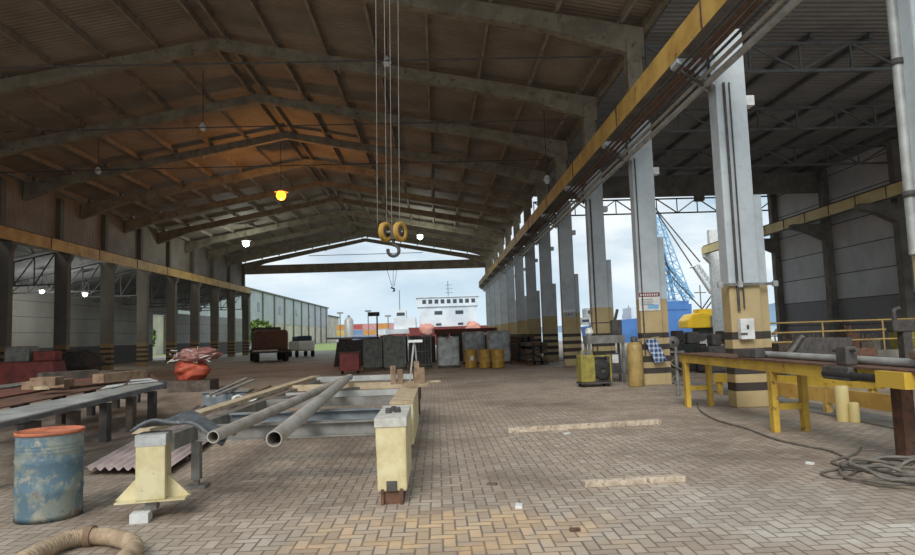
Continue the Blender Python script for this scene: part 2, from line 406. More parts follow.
# ---- columns, right row
def right_column(y, label):
    t = thing('concrete_column', label, 'column', (XR, y, 0), 0, 'columns of the right row', 'thing')
    sh = MB().box(.12, .8, 0, .42, 0, 8.35); sh.build('shaft', M['col_hall'], t, bevel=.025)
    MB().box(.16, .64, 0, .42, 8.35, 11.05).build('upper_shaft', M['concrete_dark'], t)
    MB().prism([(.12, 7.05), (.12, 7.69), (-.7, 7.69), (-.7, 7.6)], .0, .42).build('corbel', M['col_hall'], t)
    MB().box(.8, 1.02, .12, .46, 0, 4.6).build('pier', M['col_hall'], t)
    MB().box(.8, .98, .02, .3, 6.6, 6.82).build('bracket', M['white'], t)
    return t
rl = ['pale column at the picture edge beside the silver downpipe', 'pale column carrying the grey switch box behind the yellow bench', 'pale column with a red and white notice and checked cloth',
      'pale column behind the grey workbench and yellow welding cart', 'pale column with a small white notice above its stripes', 'sixth pale column of the right row, just beyond the one with the small notice']
rl += ['%s column of the right row counted from the camera' % w for w in ('seventh', 'eighth', 'ninth', 'tenth', 'eleventh', 'twelfth')] + ['last column of the right row at the far gable']
for y, l in zip(YR, rl): right_column(y, l)
# ---- columns, left row
ll = ['striped left-row column nearest the camera at the picture edge', 'first whole left-row column behind the red machine', 'left-row column with bold stripes beside the pale timber stack']
ll += ['%s column of the left row counted from the camera' % w for w in ('fourth', 'fifth', 'sixth', 'seventh', 'eighth', 'ninth')] + ['last column of the left row beside the hall mouth']
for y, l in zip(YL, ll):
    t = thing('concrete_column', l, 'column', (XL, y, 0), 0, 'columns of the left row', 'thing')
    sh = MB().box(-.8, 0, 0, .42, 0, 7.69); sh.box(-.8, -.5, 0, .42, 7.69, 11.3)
    sh.build('shaft', M['col_shaded'], t); MB().prism([(0, 7.1), (0, 7.69), (.18, 7.69), (.18, 7.5)], 0, .42).build('corbel', M['col_shaded'], t)

# ---- runway beams
def runway(name, label, x0, x1, face, ya, yb, z0, z1, mats, joints):
    t = thing(name, label, 'beam', (0, ya, 0), kind='thing')
    s = MB(); s.cur = 0; s.box(x0, x1, 0, yb-ya, z0, z1); o = s.build('beam_web', mats, t)
    for p in o.data.polygons:                                # the face towards the crane is painted yellow
        if abs(p.normal.x-face) < .1: p.material_index = 1
    MB().box((x0+x1)/2-.05, (x0+x1)/2+.05, 0, yb-ya, z1, z1+.12).build('rail', M['rust'], t)
    j = None
    for k in range(1, int((yb-ya)/joints)):
        MB().box(x0-.02 if face < 0 else x1-.01, x0+.01 if face < 0 else x1+.02, k*joints-.03, k*joints+.03, z0+.02, z1).build('joint_plate', M['rust'], t)
    return t
runway('crane_runway_beam', 'long yellow crane runway beam along the right column row', 5.5, 6.14, -1, 0, 83.6, 7.7, 8.3, [M['concrete'], M['runway']], 6.3)
runway('crane_runway_beam', 'long yellow crane runway beam along the left column row', -23.9, -23.3, 1, 0, 83.6, 7.7, 8.4, [M['concrete_dark'], M['runway']], 5.8)
runway('crane_runway_beam', 'pale yellow runway beam along the far right panel wall', 22.2, 22.6, -1, 0, 53.9, 7.72, 8.3, [M['concrete'], M['runway_pale']], 2.4)

# ---- rafters
def rafter():
    t = thing('roof_rafter', 'x', 'rafter', (0,0,0), 0, 'rafters of the main hall')
    for s in (-1, 1):
        xe = 6.95 if s > 0 else -24.2
        xs = [AX, AX+s*2.0, AX+s*7, AX+s*12.6, xe]
        top = [(x, roofz(x)) for x in xs]; dep = [.42, .45, .5, .56, 1.0]
        bot = [(x, z-d) for (x, z), d in zip(top, dep)]
        MB().prism(top+bot[::-1], .05, .37).build('rafter_arm', M['concrete_dark'], t)
        for x in (AX+s*5, AX+s*9.7, AX+s*13):
            z = roofz(x); MB().box(x-.05, x+.05, .02, .4, z-.58, z+.01).build('joint_plate', M['concrete_dark'], t)
    return t
r0 = rafter(); RY = YR[1:]
oth = ['first', 'second', 'third', 'fourth', 'fifth', 'sixth', 'seventh', 'eighth', 'ninth', 'tenth', 'eleventh', 'twelfth']
for k, y in enumerate(RY):
    lab = 'pitched concrete rafter at the %s column of the right row' % (['second', 'third', 'fourth', 'fifth', 'sixth', 'seventh', 'eighth', 'ninth', 'tenth', 'eleventh', 'twelfth', 'last'][k])
    if k == 0: r0.location.y = y; r0['label'] = lab
    else: dup(r0, (0, y, 0), 0, lab)
# tie rods
tr = None
for k, y in enumerate(RY[1:4]):
    lab = 'thin dark tie rod crossing the hall below the %s rafter from the camera' % oth[k+1]
    if tr is None:
        tr = MB().tube([(-23.9, 0, 10.55), (6.19, 0, 10.55)], .025, 6).build('tie_rod', M['dark'], loc=(0, y+.2, 0)); tag(tr, lab, 'rod', 'tie rods')
    else: dup(tr, (0, y+.2, 0), 0, lab)
# purlins, one per bay and line
pu = None; PL = 'thin steel purlin running between two rafters under the brown roof'
px_ = [AX+s*d for s in (-1, 1) for d in (.35, 2.4, 4.5, 6.6, 8.7, 10.8, 12.9, 15.0)]
for k in range(len(RY)-1):
    for x in px_:
        z = roofz(x)+.02
        if pu is None:
            pu = MB().box(-.05, .05, .4, 6.28, 0, T-.04).build('roof_purlin', M['purlin'], loc=(x, RY[k], z)); tag(pu, PL, 'purlin', 'purlins of the hall roof')
        else: dup(pu, (x, RY[k], z), 0)
# gable tie beam and gable wires
t = thing('gable_tie_beam', 'wide grey beam across the far mouth of the hall under the gable', 'beam', (0, 83.75, 0), kind='thing')
MB().box(-24.4, 6.9, 0, .35, 10.15, 11.25).build('beam', M['concrete_dark'], t)
MB().tube([(-16, .1, 12.3), (-1.5, .1, 12.3)], .04, 5).build('stay_rod', M['dark'], t)
# side bay: trusses and purlins
def truss(label, L, z0, z1, y, x0, m, n, group, h=.09):
    t = thing('lattice_truss', label, 'truss', (x0, y, 0), 0, group)
    MB().box(0, L, -.05, .05, z1-h, z1).build('top_chord', m, t); MB().box(0, L, -.05, .05, z0, z0+h).build('bottom_chord', m, t)
    w = MB(); d = L/n
    for k in range(n):
        w.bar((k*d, 0, z0), (k*d, 0, z1), .06, .06)
        a, c = ((k*d, (k+1)*d) if k % 2 else ((k+1)*d, k*d))
        w.bar((a, 0, z0+.04), (c, 0, z1-.04), .07, .07)
    w.build('web', m, t); return t
g = 'trusses of the right side bay'
for k, y in ((0, 14.2), (1, 20.5), (2, 26.8), (3, 33.1)):
    truss('dark lattice truss spanning the side bay at the %s column of the right row' % ['second', 'third', 'fourth', 'fifth'][k], 16.9, 9.9, 10.9, y, 7.05, M['truss'], 10, g)
truss('lattice truss silhouetted against the sky at the open end of the side bay', 17.4, 9.75, 10.85, 45.5, 7.05, M['truss'], 12, g)
t = thing('cross_girder', 'deep grey girder crossing the side bay before its open end', 'beam', (7.05, 39.2, 0), kind='thing')
MB().box(0, 16.9, 0, .4, 9.75, 11.0).build('girder', M['concrete'], t)
MB().box(9, 9.5, -.02, 0.42, 9.4, 9.75).build('bracket', M['concrete'], t)
sp = None
SL = 'dark purlin running lengthwise under the grey side bay roof'
for k in range(1, 5):
    for x in (8.6, 10.6, 12.6, 14.6, 16.6, 18.6, 20.6, 22.6):
        if sp is None:
            sp = MB().box(-.06, .06, .06, 6.24, 0, .16).build('bay_purlin', M['truss'], loc=(x, YR[1]+6.3*k+.2, 11.3-.0136*(x-7.2)-.15)); tag(sp, SL, 'purlin', 'purlins of the side bay roof')
        else: dup(sp, (x, YR[1]+6.3*k+.2, 11.3-.0136*(x-7.2)-.15), 0)
# left lean-to trusses
def lt(label, y):
    t = thing('lean_to_truss', label, 'truss', (-30.8, y, 0), 0, 'trusses of the left lean-to')
    MB().bar((0, 0, 5.75), (6.45, 0, 5.75), .08, .1).build('bottom_chord', M['truss'], t)
    MB().bar((0, 0, 6.5), (6.45, 0, 7.8), .08, .1).build('top_chord', M['truss'], t)
    w = MB(); n = 5
    for k in range(n):
        x0, x1 = k*6.45/n, (k+1)*6.45/n
        w.bar((x0, 0, 5.75), (x1, 0, 6.5+1.3*(k+1)/n), .06, .06); w.bar((x1, 0, 5.75), (x1, 0, 6.5+1.3*(k+1)/n), .06, .06)
    w.build('web', M['truss'], t)
for y, w in zip(YL, ('first', 'second', 'third', 'fourth', 'fifth', 'sixth', 'seventh', 'eighth', 'ninth', 'tenth')):
    lt('steel lean-to truss meeting the %s column of the left row' % w, y+.2)

# ---- pipes along the right column row
for x, z, r, mm, lab, cat in ((6.08, 7.05, .07, 'steel_light', 'thick pale pipe at the bottom of the bundle on the right row', 'pipe'),
                  (5.97, 7.17, .045, 'pipe', 'thin pale pipe just above the thick pale pipe of the bundle', 'pipe'), (5.86, 7.26, .03, 'dark', 'thin dark conduit in the middle of the pipe bundle', 'pipe'),
                  (5.77, 7.34, .04, 'rust', 'brown pipe just above the dark conduit of the pipe bundle', 'pipe'), (5.66, 7.41, .045, 'rust', 'thicker brown pipe at the top of the bundle under the runway beam', 'pipe'),
                  (5.57, 7.49, .03, 'dark', 'dark conduit closest to the hall, just below the runway beam', 'pipe')):
    tag(MB().tube([(x, 1, z), (x, 83, z)], r, 8).build('service_pipe', M[mm]), lab, cat, 'pipes under the right runway beam')
for y, w in zip(YR[:9], ('first', 'second', 'third', 'fourth', 'fifth', 'sixth', 'seventh', 'eighth', 'ninth')):
    t = thing('pipe_hanger', 'dark hanger strap holding the pipe bundle at the %s column of the right row' % w, 'hanger', (6.1, y, 0), 0, 'pipe hangers')
    MB().bar((-.56, -.06, 7.38), (.09, -.06, 6.93), .05, .05).build('arm', M['dark'], t); MB().box(.05, .09, -.1, -.02, 6.9, 7.66).build('strap', M['dark'], t)
t = thing('downpipe', 'silver vertical downpipe with clamps at the picture edge', 'pipe', (at(897, 60, 8.4).x, 8.4, 0))
MB().tube([(0, 0, 2.6), (0, 0, 7.2)], .065, 14).build('pipe', M['steel_light'], t)
for z in (3.4, 5.2, 6.6):
    MB().lathe([(.06, -.04), (.085, -.04), (.085, .04), (.06, .04)], (0, 0, z), 14).build('clamp', M['dark'], t)

# ---- crane hook block on ropes over the yard
hb = at(393, 232, 10.0)
t = thing('hook_block', 'crane hook block with two yellow sheaves hanging from long ropes', 'hook', (hb.x, hb.y, 0))
hz = hb.z
for s in (-1, 1):
    sv = MB().lathe([(.085, -.03), (.15, -.04), (.155, -.02), (.13, 0), (.155, .02), (.15, .04), (.085, .03), (.085, -.03)], (0, 0, 0), 28, 'x').build('sheave', M['mustard'], t, (s*.11, 0, hz), -.5)
    MB().lathe([(0, -.022), (.083, -.022), (.083, .022), (0, .022)], (0, 0, 0), 20, 'x').build('sheave_web', M['dark'], sv)
MB().cbox((0, 0, hz-.01), (.07, .1, .22)).build('block_plate', M['dark'], t, bevel=.01)
MB().tube([(-.15, 0, hz), (.15, 0, hz)], .02, 8).build('pin', M['steel'], t)
MB().tube([(0, 0, hz-.1), (0, 0, hz-.2)]+[(.085*math.sin(a)*1.0, 0, hz-.285+.085*math.cos(a)) for a in [i*.36 for i in range(15)]], .026, 8).build('hook', M['dark'], t)
for x in (-.235, -.11, -.02, .12):
    MB().tube([(x*1.0+.09, 0, 9.5), (x*.85 if abs(x) < .2 else x, 0, hz+.1)], .005, 6).build('rope', M['steel'], t)
fb = at(393, 289, 83.4)
t = thing('chain_hoist', 'small hoist block hanging on thin chains below the gable tie beam', 'hoist', (fb.x, 83.4, 0))
for a, c in ((-.7, -.1), (.1, 0), (.55, .15)):
    MB().tube([(a, 0, 10.15), (c, 0, fb.z+.3)], .03, 5).build('chain', M['dark'], t)
MB().tube([(-.25, 0, fb.z+.2), (.2, 0, fb.z), (0, 0, fb.z-.35), (.25, 0, fb.z-.2)], .12, 6).build('block', M['dark'], t)
t = thing('crane_trolley_bar', 'short pale beam hanging on the gable tie beam beside the hoist chains', 'beam', (fb.x-2.4, 83.4, 0), kind='thing')

bpy.data.objects.remove(t)

# ---- lamps
def lamp(name, label, px, py, Y, lit=None, power=0, color=(1,1,1), r=.16, group='hall roof lamps', top=None):
    p = at(px, py, Y); t = thing(name, label, 'lamp', (p.x, p.y, p.z), 0, group)
    zt = (roofz(p.x)+T-p.z) if top is None else top-p.z
    MB().lathe([(.05, .22), (.09, .2), (.12, .1), (r*1.25, -.02), (r*1.2, -.03), (.1, .08), (.05, .1)], n=18).build('reflector', M['white'], t)
    MB().tube([(0, 0, .2), (0, 0, zt)], .02, 5).build('cord', M['dark'], t)
    MB().lathe([(0, .1), (.5*r, .04), (r*.8, -.3*r), (r*.88, -.75*r), (r*.7, -1.15*r), (r*.35, -1.4*r), (0, -1.5*r)] if lit else [(0, .1), (.6*r, .06), (r*.95, -.04), (r*.7, -.16), (0, -.2)], n=14).build('bulb', M[lit] if lit else M['white'], t)
    if power:
        l = bpy.data.lights.new('lamp_light', 'POINT'); l.energy = power; l.color = color; l.shadow_soft_size = .2
        o = bpy.data.objects.new('lamp_light', l); C.objects.link(o); o.location = (p.x, p.y, p.z-.95)
lamp('sodium_lamp', 'bright orange glowing lamp under the middle of the hall roof', 281, 192, 42, 'bulb_orange', LAMP_O, (1, .42, .1), .36)
lamp('high_bay_lamp', 'lit white lamp under the left slope of the far roof', 246, 241, 62, 'bulb_white', LAMP_W, (.9, 1, .95), .36)
lamp('high_bay_lamp', 'lit greenish white lamp to the right of the crane hook', 420, 235, 62, 'bulb_white', LAMP_W, (.9, 1, .9), .3)
lamp('high_bay_lamp', 'unlit white lamp up and left of the orange lamp', 203, 127, 30)
lamp('high_bay_lamp', 'unlit white lamp lowest on the left roof slope', 98, 171, 36, r=.14)
lamp('high_bay_lamp', 'unlit white lamp just behind the crane ropes', 387, 62, 24)
lamp('high_bay_lamp', 'unlit white lamp beside the head of the right column row', 547, 180, 30, r=.14)
g = 'lean-to lamps'
lamp('bay_lamp', 'lit white lamp in the lean-to left of the bold striped column', 42, 290, 47, 'bulb_white', LAMP_B, (.95, 1, .95), .17, g, 7.0)
lamp('bay_lamp', 'lit white lamp in the lean-to right of the bold striped column', 85, 293, 51, 'bulb_white', LAMP_B, (.95, 1, .95), .19, g, 7.0)
# ================================================================== YARD OBJECTS
def oil_drum(name, label, loc, m, h=.88, r=.29, rim=None, group=None, rz=0):
    t = thing(name, label, 'drum', loc, rz, group)
    p = [(0, .02), (r*.97, .02), (r, 0), (r, .06)]
    for c in (h*.34, h*.67): p += [(r, c-.03), (r*1.035, c), (r, c+.03)]
    for i in range(3): p += [(r, h*.76+i*.035), (r*1.012, h*.76+i*.035+.012), (r, h*.76+i*.035+.024)]
    p += [(r, h-.03)]
    MB().lathe(p, n=36).build('body', m, t)
    MB().lathe([(r*.99, h-.035), (r*1.04, h-.03), (r*1.045, h), (r*.99, h+.002), (r*.965, h-.02), (0, h-.022)], n=36).build('lid', rim or m, t)
    return t
g0 = ground(47, 519)
oil_drum('oil_drum', 'worn blue steel drum with an orange rusty rim', (g0.x-.04, g0.y+.1, 0), M['drum_blue'], .89, .31, mat('rim_orange', (190, 112, 78), (150, 84, 62), 6, rough=.8))

# yellow gusseted stand, upside down look: box with two fins on a base plate, standing on a small block
p0 = ground(141, 521)
t = thing('packing_block', 'small white block under the yellow gusseted stand', 'block', (p0.x, p0.y, 0), .2)
MB().cbox((0, 0, .045), (.17, .2, .09)).build('block', M['white'], t)
t = thing('support_stand', 'pale yellow steel stand with triangular fins and a grey top', 'stand', (p0.x+.06, p0.y+.1, .09), .18)
MB().box(-.32, .34, -.12, .2, .09, .105).build('base_plate', M['yellow_pale'], t)
MB().box(-.13, .15, -.11, .19, .105, .74).build('post', M['yellow_pale'], t, bevel=.012)
MB().box(-.135, .155, -.115, .195, .64, .752).build('top_plate', mat('worn_top', (176, 178, 176), (150, 150, 144), 6, rough=.6), t)
for s in (-1, 1):
    x = -.13 if s < 0 else .15
    MB().prism([(x, .105), (x+s*.22, .105), (x+s*.2, .12), (x, .33)], .02, .06).build('fin', M['yellow_pale'], t)
MB().box(-.05, .06, -.06, .08, 0, .09).build('foot', M['steel'], t)
# draped grey sheet on stand
def drape(u, v):
    x = -.18+u*.95; y = -.2+v*.5
    z = .93+.05*math.sin(PI*u)-.14*u**3+.028*math.sin(u*11+v*3)+.03*math.sin(v*7+u*5)*(.3+u)
    if u < .25: z -= .05*(1-u/.25)
    return (x, y+.05*math.sin(u*5), z)
o = MB().grid(drape, 26, 14).build('bent_sheet', M['rubber_grey'], None, (p0.x+.06, p0.y+.2, .01), 0, solid=.035)
tag(o, 'bent dark grey sheet draped over the yellow stand top', 'sheet')

# ---- steel frame on trestles
XA, XB, ZT = -2.98, -.62, .76
t = thing('welded_skid', 'long welded steel frame of cross beams lying on low trestles', 'frame', (-1.8, 8, 0))
def L(x, y, z): return (x+1.8, y-8, z)
def cross(y, x0, x1, w, h, m, z=ZT, k='cross_beam'):
    b = MB().bar(L(x0, y, z-h/2), L(x1, y+.0, z-h/2), w, h); return b.build(k, M[m], t)
def hbeam(y, x0, x1, m):
    b = MB(); b.bar(L(x0, y, ZT-.01), L(x1, y, ZT-.01), .17, .015); b.bar(L(x0, y, ZT-.09), L(x1, y, ZT-.09), .012, .16); b.bar(L(x0, y, ZT-.17), L(x1, y, ZT-.17), .17, .015)
    return b.build('cross_beam', M[m], t)
hbeam(8.15, -2.9, -.72, 'steel'); hbeam(9.4, -2.9, -.76, 'steel_blue')
cross(11.3, -2.95, -.75, .16, .14, 'steel'); cross(12.6, -2.95, -.75, .1, .1, 'steel_light')
cross(13.6, -2.95, -.2, .18, .12, 'wood_pale', ZT+.07); cross(15.9, -2.9, -.6, .14, .12, 'steel_light', ZT+.09)
MB().bar(L(-3.02, 7.6, ZT-.1), L(-2.85, 16.1, ZT-.06), .12, .18).build('side_rail', M['steel'], t)
MB().bar(L(-2.55, 10.6, ZT-.05), L(-2.4, 16.1, ZT-.04), .08, .08).build('side_rail', M['rust'], t)
for y in (8.3, 12.0, 15.8):
    tb = MB(); tb.box(*[v for v in (-3.02+1.8, -2.92+1.8)], y-8-.05, y-8+.05, .1, ZT-.18)
    tb.box(-3.1+1.8, -2.84+1.8, y-8-.1, y-8+.1, 0, .04); tb.box(-3.0+1.8, -2.94+1.8, y-8-.03, y-8+.03, .04, .12)
    tb.build('trestle_leg', M['rust'] if y > 9 else M['steel'], t)
# pale plank along the left edge of the frame
pa, pb = at(182, 424, 8.6), at(330, 374, 16.2)
tag(MB().bar((-3.25, 7.4, ZT+.05), (-2.97, 16.3, ZT+.08), .2, .05).build('long_plank', M['wood_pale']), 'long pale plank lying along the outer side of the steel frame', 'plank')
# loose steel tubes on the frame
for (x1, y1, x2, y2, r, mm, lab) in ((213, 438, 350, 384, .062, 'pipe', 'thinner open steel tube lying lengthwise on the frame'), (274, 440, 345, 388, .075, 'pipe', 'thicker open steel tube lying on the frame, right of the thinner tube')):
    a = ground(x1, y1, ZT+r+.0); c = ground(x2, y2, ZT+r)
    tag(MB().pipe((a.x, a.y, ZT+r+.01), (c.x, c.y, ZT+r+.14), r, .012).build('steel_tube', M[mm]), lab, 'pipe', 'steel tubes on the frame')
# diagonal braces inside frame, far part
MB().bar(L(-2.9, 11.4, ZT-.02), L(-1.6, 13.4, ZT-.02), .07, .06).build('brace', M['steel'], t)
MB().bar(L(-2.0, 12.7, ZT-.02), L(-.9, 15.8, ZT-.02), .06, .06).build('brace', M['pipe'], t)
a = ground(232, 403, .5)
tag(MB().grid(lambda u, v: (u*.5, v*.35, .05*math.sin(u*7)+.04*math.sin(v*9+u*4)), 10, 8).build('plastic_sheet', M['white'], None, (a.x, a.y, .55), .3, solid=.01), 'crumpled white plastic sheet lying inside the steel frame', 'sheet')
tag(MB().cbox((0, 0, .33), (.4, .3, .36)).build('support_crate', M['wood_dark'], None, (a.x+.3, a.y+.15, 0), .3), 'dark block under the crumpled white sheet', 'block')

# ---- yellow end carriage
e0 = ground(381, 496); e1 = ground(409, 492)
ex = -.52
t = thing('end_carriage', 'tall pale yellow crane end carriage with grey worn top and bolts', 'beam', (ex, 7.1, 0), 0, kind='thing')
body = MB().hexa([(-.15, 0, .13), (.16, 0, .13), (.16, 1.25, .13), (-.15, 1.25, .13), (-.165, 0, .88), (.165, 0, .88), (.165, 1.25, .88), (-.165, 1.25, .88)])
body.build('end_box', M['yellow_pale'], t, bevel=.02)
MB().box(-.17, .17, -.012, 1.26, .80, .892).build('top_cap', mat('worn_cap', (196, 192, 182), (170, 166, 156), 7, rough=.6, spot=(132, 110, 86), spot_amt=(.62, .7)), t)
MB().box(-.055, .055, -.016, .02, .14, .24).build('slot', M['dark'], t)
MB().box(-.1, .12, .02, 1.2, .0, .13).build('wheel_bogie', M['rust'], t)
for s in (-.1, .1): MB().box(s-.015, s+.015, -.03, .3, 0, .16).build('bogie_plate', M['rust'], t)
for x, y in ((-.05, .45), (.05, .5), (0.0, .6)):
    MB().lathe([(0, .95), (.03, .95), (.035, .93), (.035, .89), (.05, .89)], (x, y, 0), 8, smooth=False).build('bolt', M['dark'], t)
MB().box(-.08, .1, 1.25, 2.3, .45, .72).build('link_beam', M['steel'], t)
MB().hexa([(-.16, 2.2, .25), (.16, 2.2, .25), (.16, 4.6, .25), (-.16, 4.6, .25), (-.16, 2.2, .84), (.16, 2.2, .84), (.16, 4.6, .84), (-.16, 4.6, .84)]).build('middle_box', M['yellow_pale'], t, bevel=.015)
MB().box(-.165, .165, 2.19, 4.61, .81, .845).build('top_cap', M['wood_pale'], t)
MB().box(-.12, .12, 4.6, 8.2, .35, .7).build('rear_beam', M['rust'], t)
for y in (2.5, 4.3, 7.8): MB().box(-.1, .1, y-.06, y+.06, 0, .36).build('trestle_leg', M['rust'], t)
# stand on the frame with a small white plate
q = at(412, 372, 13.0)
t = thing('rod_stand', 'thin upright rods topped by a small white plate at the frame end', 'stand', (q.x, 13.0, ZT+.08))
MB().bar((-.05, 0, 0), (.05, 0, .78), .03, .03).build('rod', M['steel_light'], t); MB().bar((.12, 0, 0), (.07, 0, .78), .03, .03).build('rod', M['steel'], t)
MB().box(-.05, .22, -.08, .08, .78, .83).build('plate', M['white'], t)
MB().box(-.3, .55, -.06, .06, -.0, .03).build('cross_foot', M['wood_pale'], t)
for x, h in ((-.35, .35), (-.22, .28), (.1, .42), (.2, .3)): MB().box(x-.05, x+.05, -.3, -.15, -.0, h).build('clamp', M['wood'], t)

# ---- corrugated sheet lying on the floor
c0, c1, c2, c3 = ground(84, 476), ground(131, 480), ground(262, 415), ground(225, 412)
def cs(u, v):
    a = c0.lerp(c1, u); d = c3.lerp(c2, u); p = a.lerp(d, v)
    return (p.x, p.y, .1+.025*math.sin(u*2*PI*9)+.0)
c1 = ground(168, 476); c3 = ground(196, 410); c2 = ground(262, 408)
tag(MB().grid(cs, 90, 6).build('corrugated_sheet', mat('corrugated_mauve', (178, 160, 154), (150, 134, 130), 1.5, rough=.6), solid=.006), 'long mauve corrugated sheet lying on the pavers behind the yellow stand', 'sheet')
for k, v_ in enumerate((.12, .55, .9)):
    a = c0.lerp(c3, v_); d = c1.lerp(c2, v_)
    tag(MB().bar((a.x, a.y, .035), (d.x, d.y, .035), .08, .07).build('timber_bearer', M['wood_dark']), ['front', 'middle', 'rear'][k]+' timber bearer under the mauve corrugated sheet', 'timber', 'bearers under the corrugated sheet')

# ---- corrugated duct hose
h = [ground(x, y, .07) for x, y in ((22, 563), (42, 553), (58, 545), (74, 540), (88, 538), (104, 538), (118, 540), (130, 544), (134, 551), (126, 560), (116, 570))]
def smooth_path(pts, n=8):
    out = []
    for i in range(len(pts)-1):
        p0_, p1_, p2_, p3_ = pts[max(i-1, 0)], pts[i], pts[i+1], pts[min(i+2, len(pts)-1)]
        for k in range(n):
            s = k/n
            out.append(.5*((2*p1_)+(p2_-p0_)*s+(2*p0_-5*p1_+4*p2_-p3_)*s*s+(3*p1_-p0_-3*p2_+p3_)*s**3))
    return out+[pts[-1]]
hp = smooth_path([Vector((p.x, p.y, .085)) for p in h], 14)
t = thing('duct_hose', 'beige ribbed duct hose bent in an arch on the pavers', 'hose', (hp[0].x, hp[0].y, 0))
o0 = Vector((hp[0].x, hp[0].y, 0)); hl = [p-o0 for p in hp]
MB().tube(hl, .075, 16, True, [.07+.006*math.sin(i*2.2) for i in range(len(hl))]).build('hose', M['hose'], t)
mid = len(hl)//2-14
MB().tube(hl[mid-3:mid+6], .09, 16).build('joint_band', M['wood'], t)

# ---- timber battens on the floor
def batten(label, ax, ay, bx, by, hgt, m='wood_floor', w=.1, group=None):
    a, c = ground(ax, ay), ground(bx, by)
    return tag(MB().bar((a.x, a.y, hgt/2), (c.x, c.y, hgt/2), w, hgt).build('timber_batten', M[m], bevel=.006), label, 'timber', group)
batten('long worn timber batten lying across the pavers in mid floor', 508, 433, 660, 424, .09)
batten('short worn timber batten nearest the camera', 584, 487, 684, 481, .07)

# ---- steel rack on the left with plates
t = thing('steel_rack', 'long low steel rack on the left carrying sheets and planks', 'rack', (0, 0, 0))
na, nb = ground(-40, 431, .8), ground(165, 384, .8)
fa, fb_ = ground(-40, 405, .8), ground(150, 374, .8)
MB().bar(na, nb, .1, .16).build('edge_rail', M['steel_blue'], t)
MB().bar(fa, fb_, .1, .16).build('edge_rail', M['steel'], t)
for i in range(7):
    s = i/6; a = na.lerp(nb, s); d = fa.lerp(fb_, s)
    MB().bar((a.x, a.y, .74), (d.x, d.y, .74), .09, .1).build('cross_beam', M['rust'], t)
for i in range(6):
    s = (i+.3)/6; a = na.lerp(nb, s); d = fa.lerp(fb_, s)
    for p in (a, d):
        MB().box(p.x-.07, p.x+.07, p.y-.09, p.y+.09, 0, .7).build('leg', M['dark'] if i % 2 else M['wood_dark'], t)
def plate(label, pts, z, m, th=.02, name='steel_plate', cat='plate', group='plates and boards on the left rack'):
    P = [ground(x, y, z) for x, y in pts]
    b = MB(); b._add([(p.x, p.y, z) for p in P]+[(p.x, p.y, z+th) for p in P], [(3,2,1,0),(4,5,6,7),(0,1,5,4),(1,2,6,5),(2,3,7,6),(3,0,4,7)])
    return tag(b.build(name, M[m]), label, cat, group)
plate('pale grey plate on the near edge of the left rack', ((-60, 438), (164, 384), (150, 382), (-60, 424)), .885, 'steel_light')
plate('dark brown plate in the middle of the left rack', ((-60, 421), (140, 381), (120, 379), (-60, 411)), .89, 'rust')
plate('reddish plate next to the dark brown plate on the rack', ((-60, 409), (112, 378.5), (95, 377), (-60, 400)), .89, 'redsteel')
plate('pale plate along the far edge of the left rack', ((-60, 398), (60, 380), (50, 379), (-60, 394)), .89, 'steel')
plate('white sheet on the rack near its far end', ((100, 390), (122, 386), (128, 383), (108, 386)), .92, 'white')
plate('small white sheet at the far tip of the left rack', ((128, 384.5), (158, 381.5), (150, 379), (126, 381)), .92, 'white')
plate('brown board lying across the reddish plate', ((70, 388), (130, 382), (128, 378.5), (66, 384)), .93, 'rust', .03, 'board', 'board')
def block(name, label, px, py, z, sz, m, rz=0, cat='timber', group=None, Y=None):
    p = ground(px, py, z)
    return tag(MB().cbox((0, 0, sz[2]/2), sz).build(name, M[m], None, (p.x, p.y, z), rz, bevel=.006), label, cat, group)
g = 'timber offcuts on the left rack'
block('timber_offcut', 'brown timber block at the front of the offcut row', 34, 389, .915, (.3, .45, .16), 'wood', .2, group=g)
block('timber_offcut', 'pale timber block right of the brown block', 47, 389, .915, (.3, .45, .15), 'wood_pale', .1, group=g)
block('timber_offcut', 'reddish timber block right of the pale block', 61, 387, .965, (.3, .45, .15), 'wood', .1, group=g)
block('timber_offcut', 'brown timber block on top of the pale block', 47, 385.5, 1.07, (.42, .4, .15), 'wood', .15, group=g)
# timber stack behind the rack
for k, (x0, y0, x1, y1, z, lab) in enumerate(((98, 383, 143, 378, 1.0, 'thick pale beam lying across the rack end'), (40, 381, 96, 377, 1.0, 'brown board behind the timber offcuts'))):
    a, c = ground(x0, y0, z), ground(x1, y1, z)
    tag(MB().bar((a.x, a.y, z+.09), (c.x, c.y, z+.09), .25, .18).build('timber_beam', M['wood' if k == 0 else 'wood_dark']), lab, 'timber', 'beams behind the left rack')

# ---- orange heap with pink bundle
p = ground(184, 393)
t = thing('tarp_bundle', 'orange tarpaulin bundle topped with tangled pink sheeting', 'bundle', (p.x, p.y+.8, 0))
from mathutils import noise as mnoise
def lump(cx, cy, cz, rx_, ry_, rz_, seed, nu=18, nv=12):
    r = random.Random(seed); ph = [r.uniform(0, 6) for _ in range(6)]
    def fn(u, v):
        th = 2*PI*u; f = PI*v
        dv = Vector((math.cos(th)*math.sin(f), math.sin(th)*math.sin(f), math.cos(f)))+Vector((seed*3.1, ph[0], 0))
        k = 1+.3*mnoise.noise(dv*1.4)+.2*mnoise.noise(dv*3.7)+.12*mnoise.noise(dv*8)
        return (cx+rx_*k*math.cos(th)*math.sin(f), cy+ry_*k*math.sin(th)*math.sin(f), cz-rz_*math.cos(f)*k)
    return fn
MB().grid(lump(0, 0, .78, .62, .5, .42, 1), 44, 24).build('tarp', M['orange'], t)
MB().grid(lump(.18, 0, 1.3, .8, .6, .24, 2), 60, 24).build('sheeting', M['pink'], t)
r = random.Random(4); b = MB()
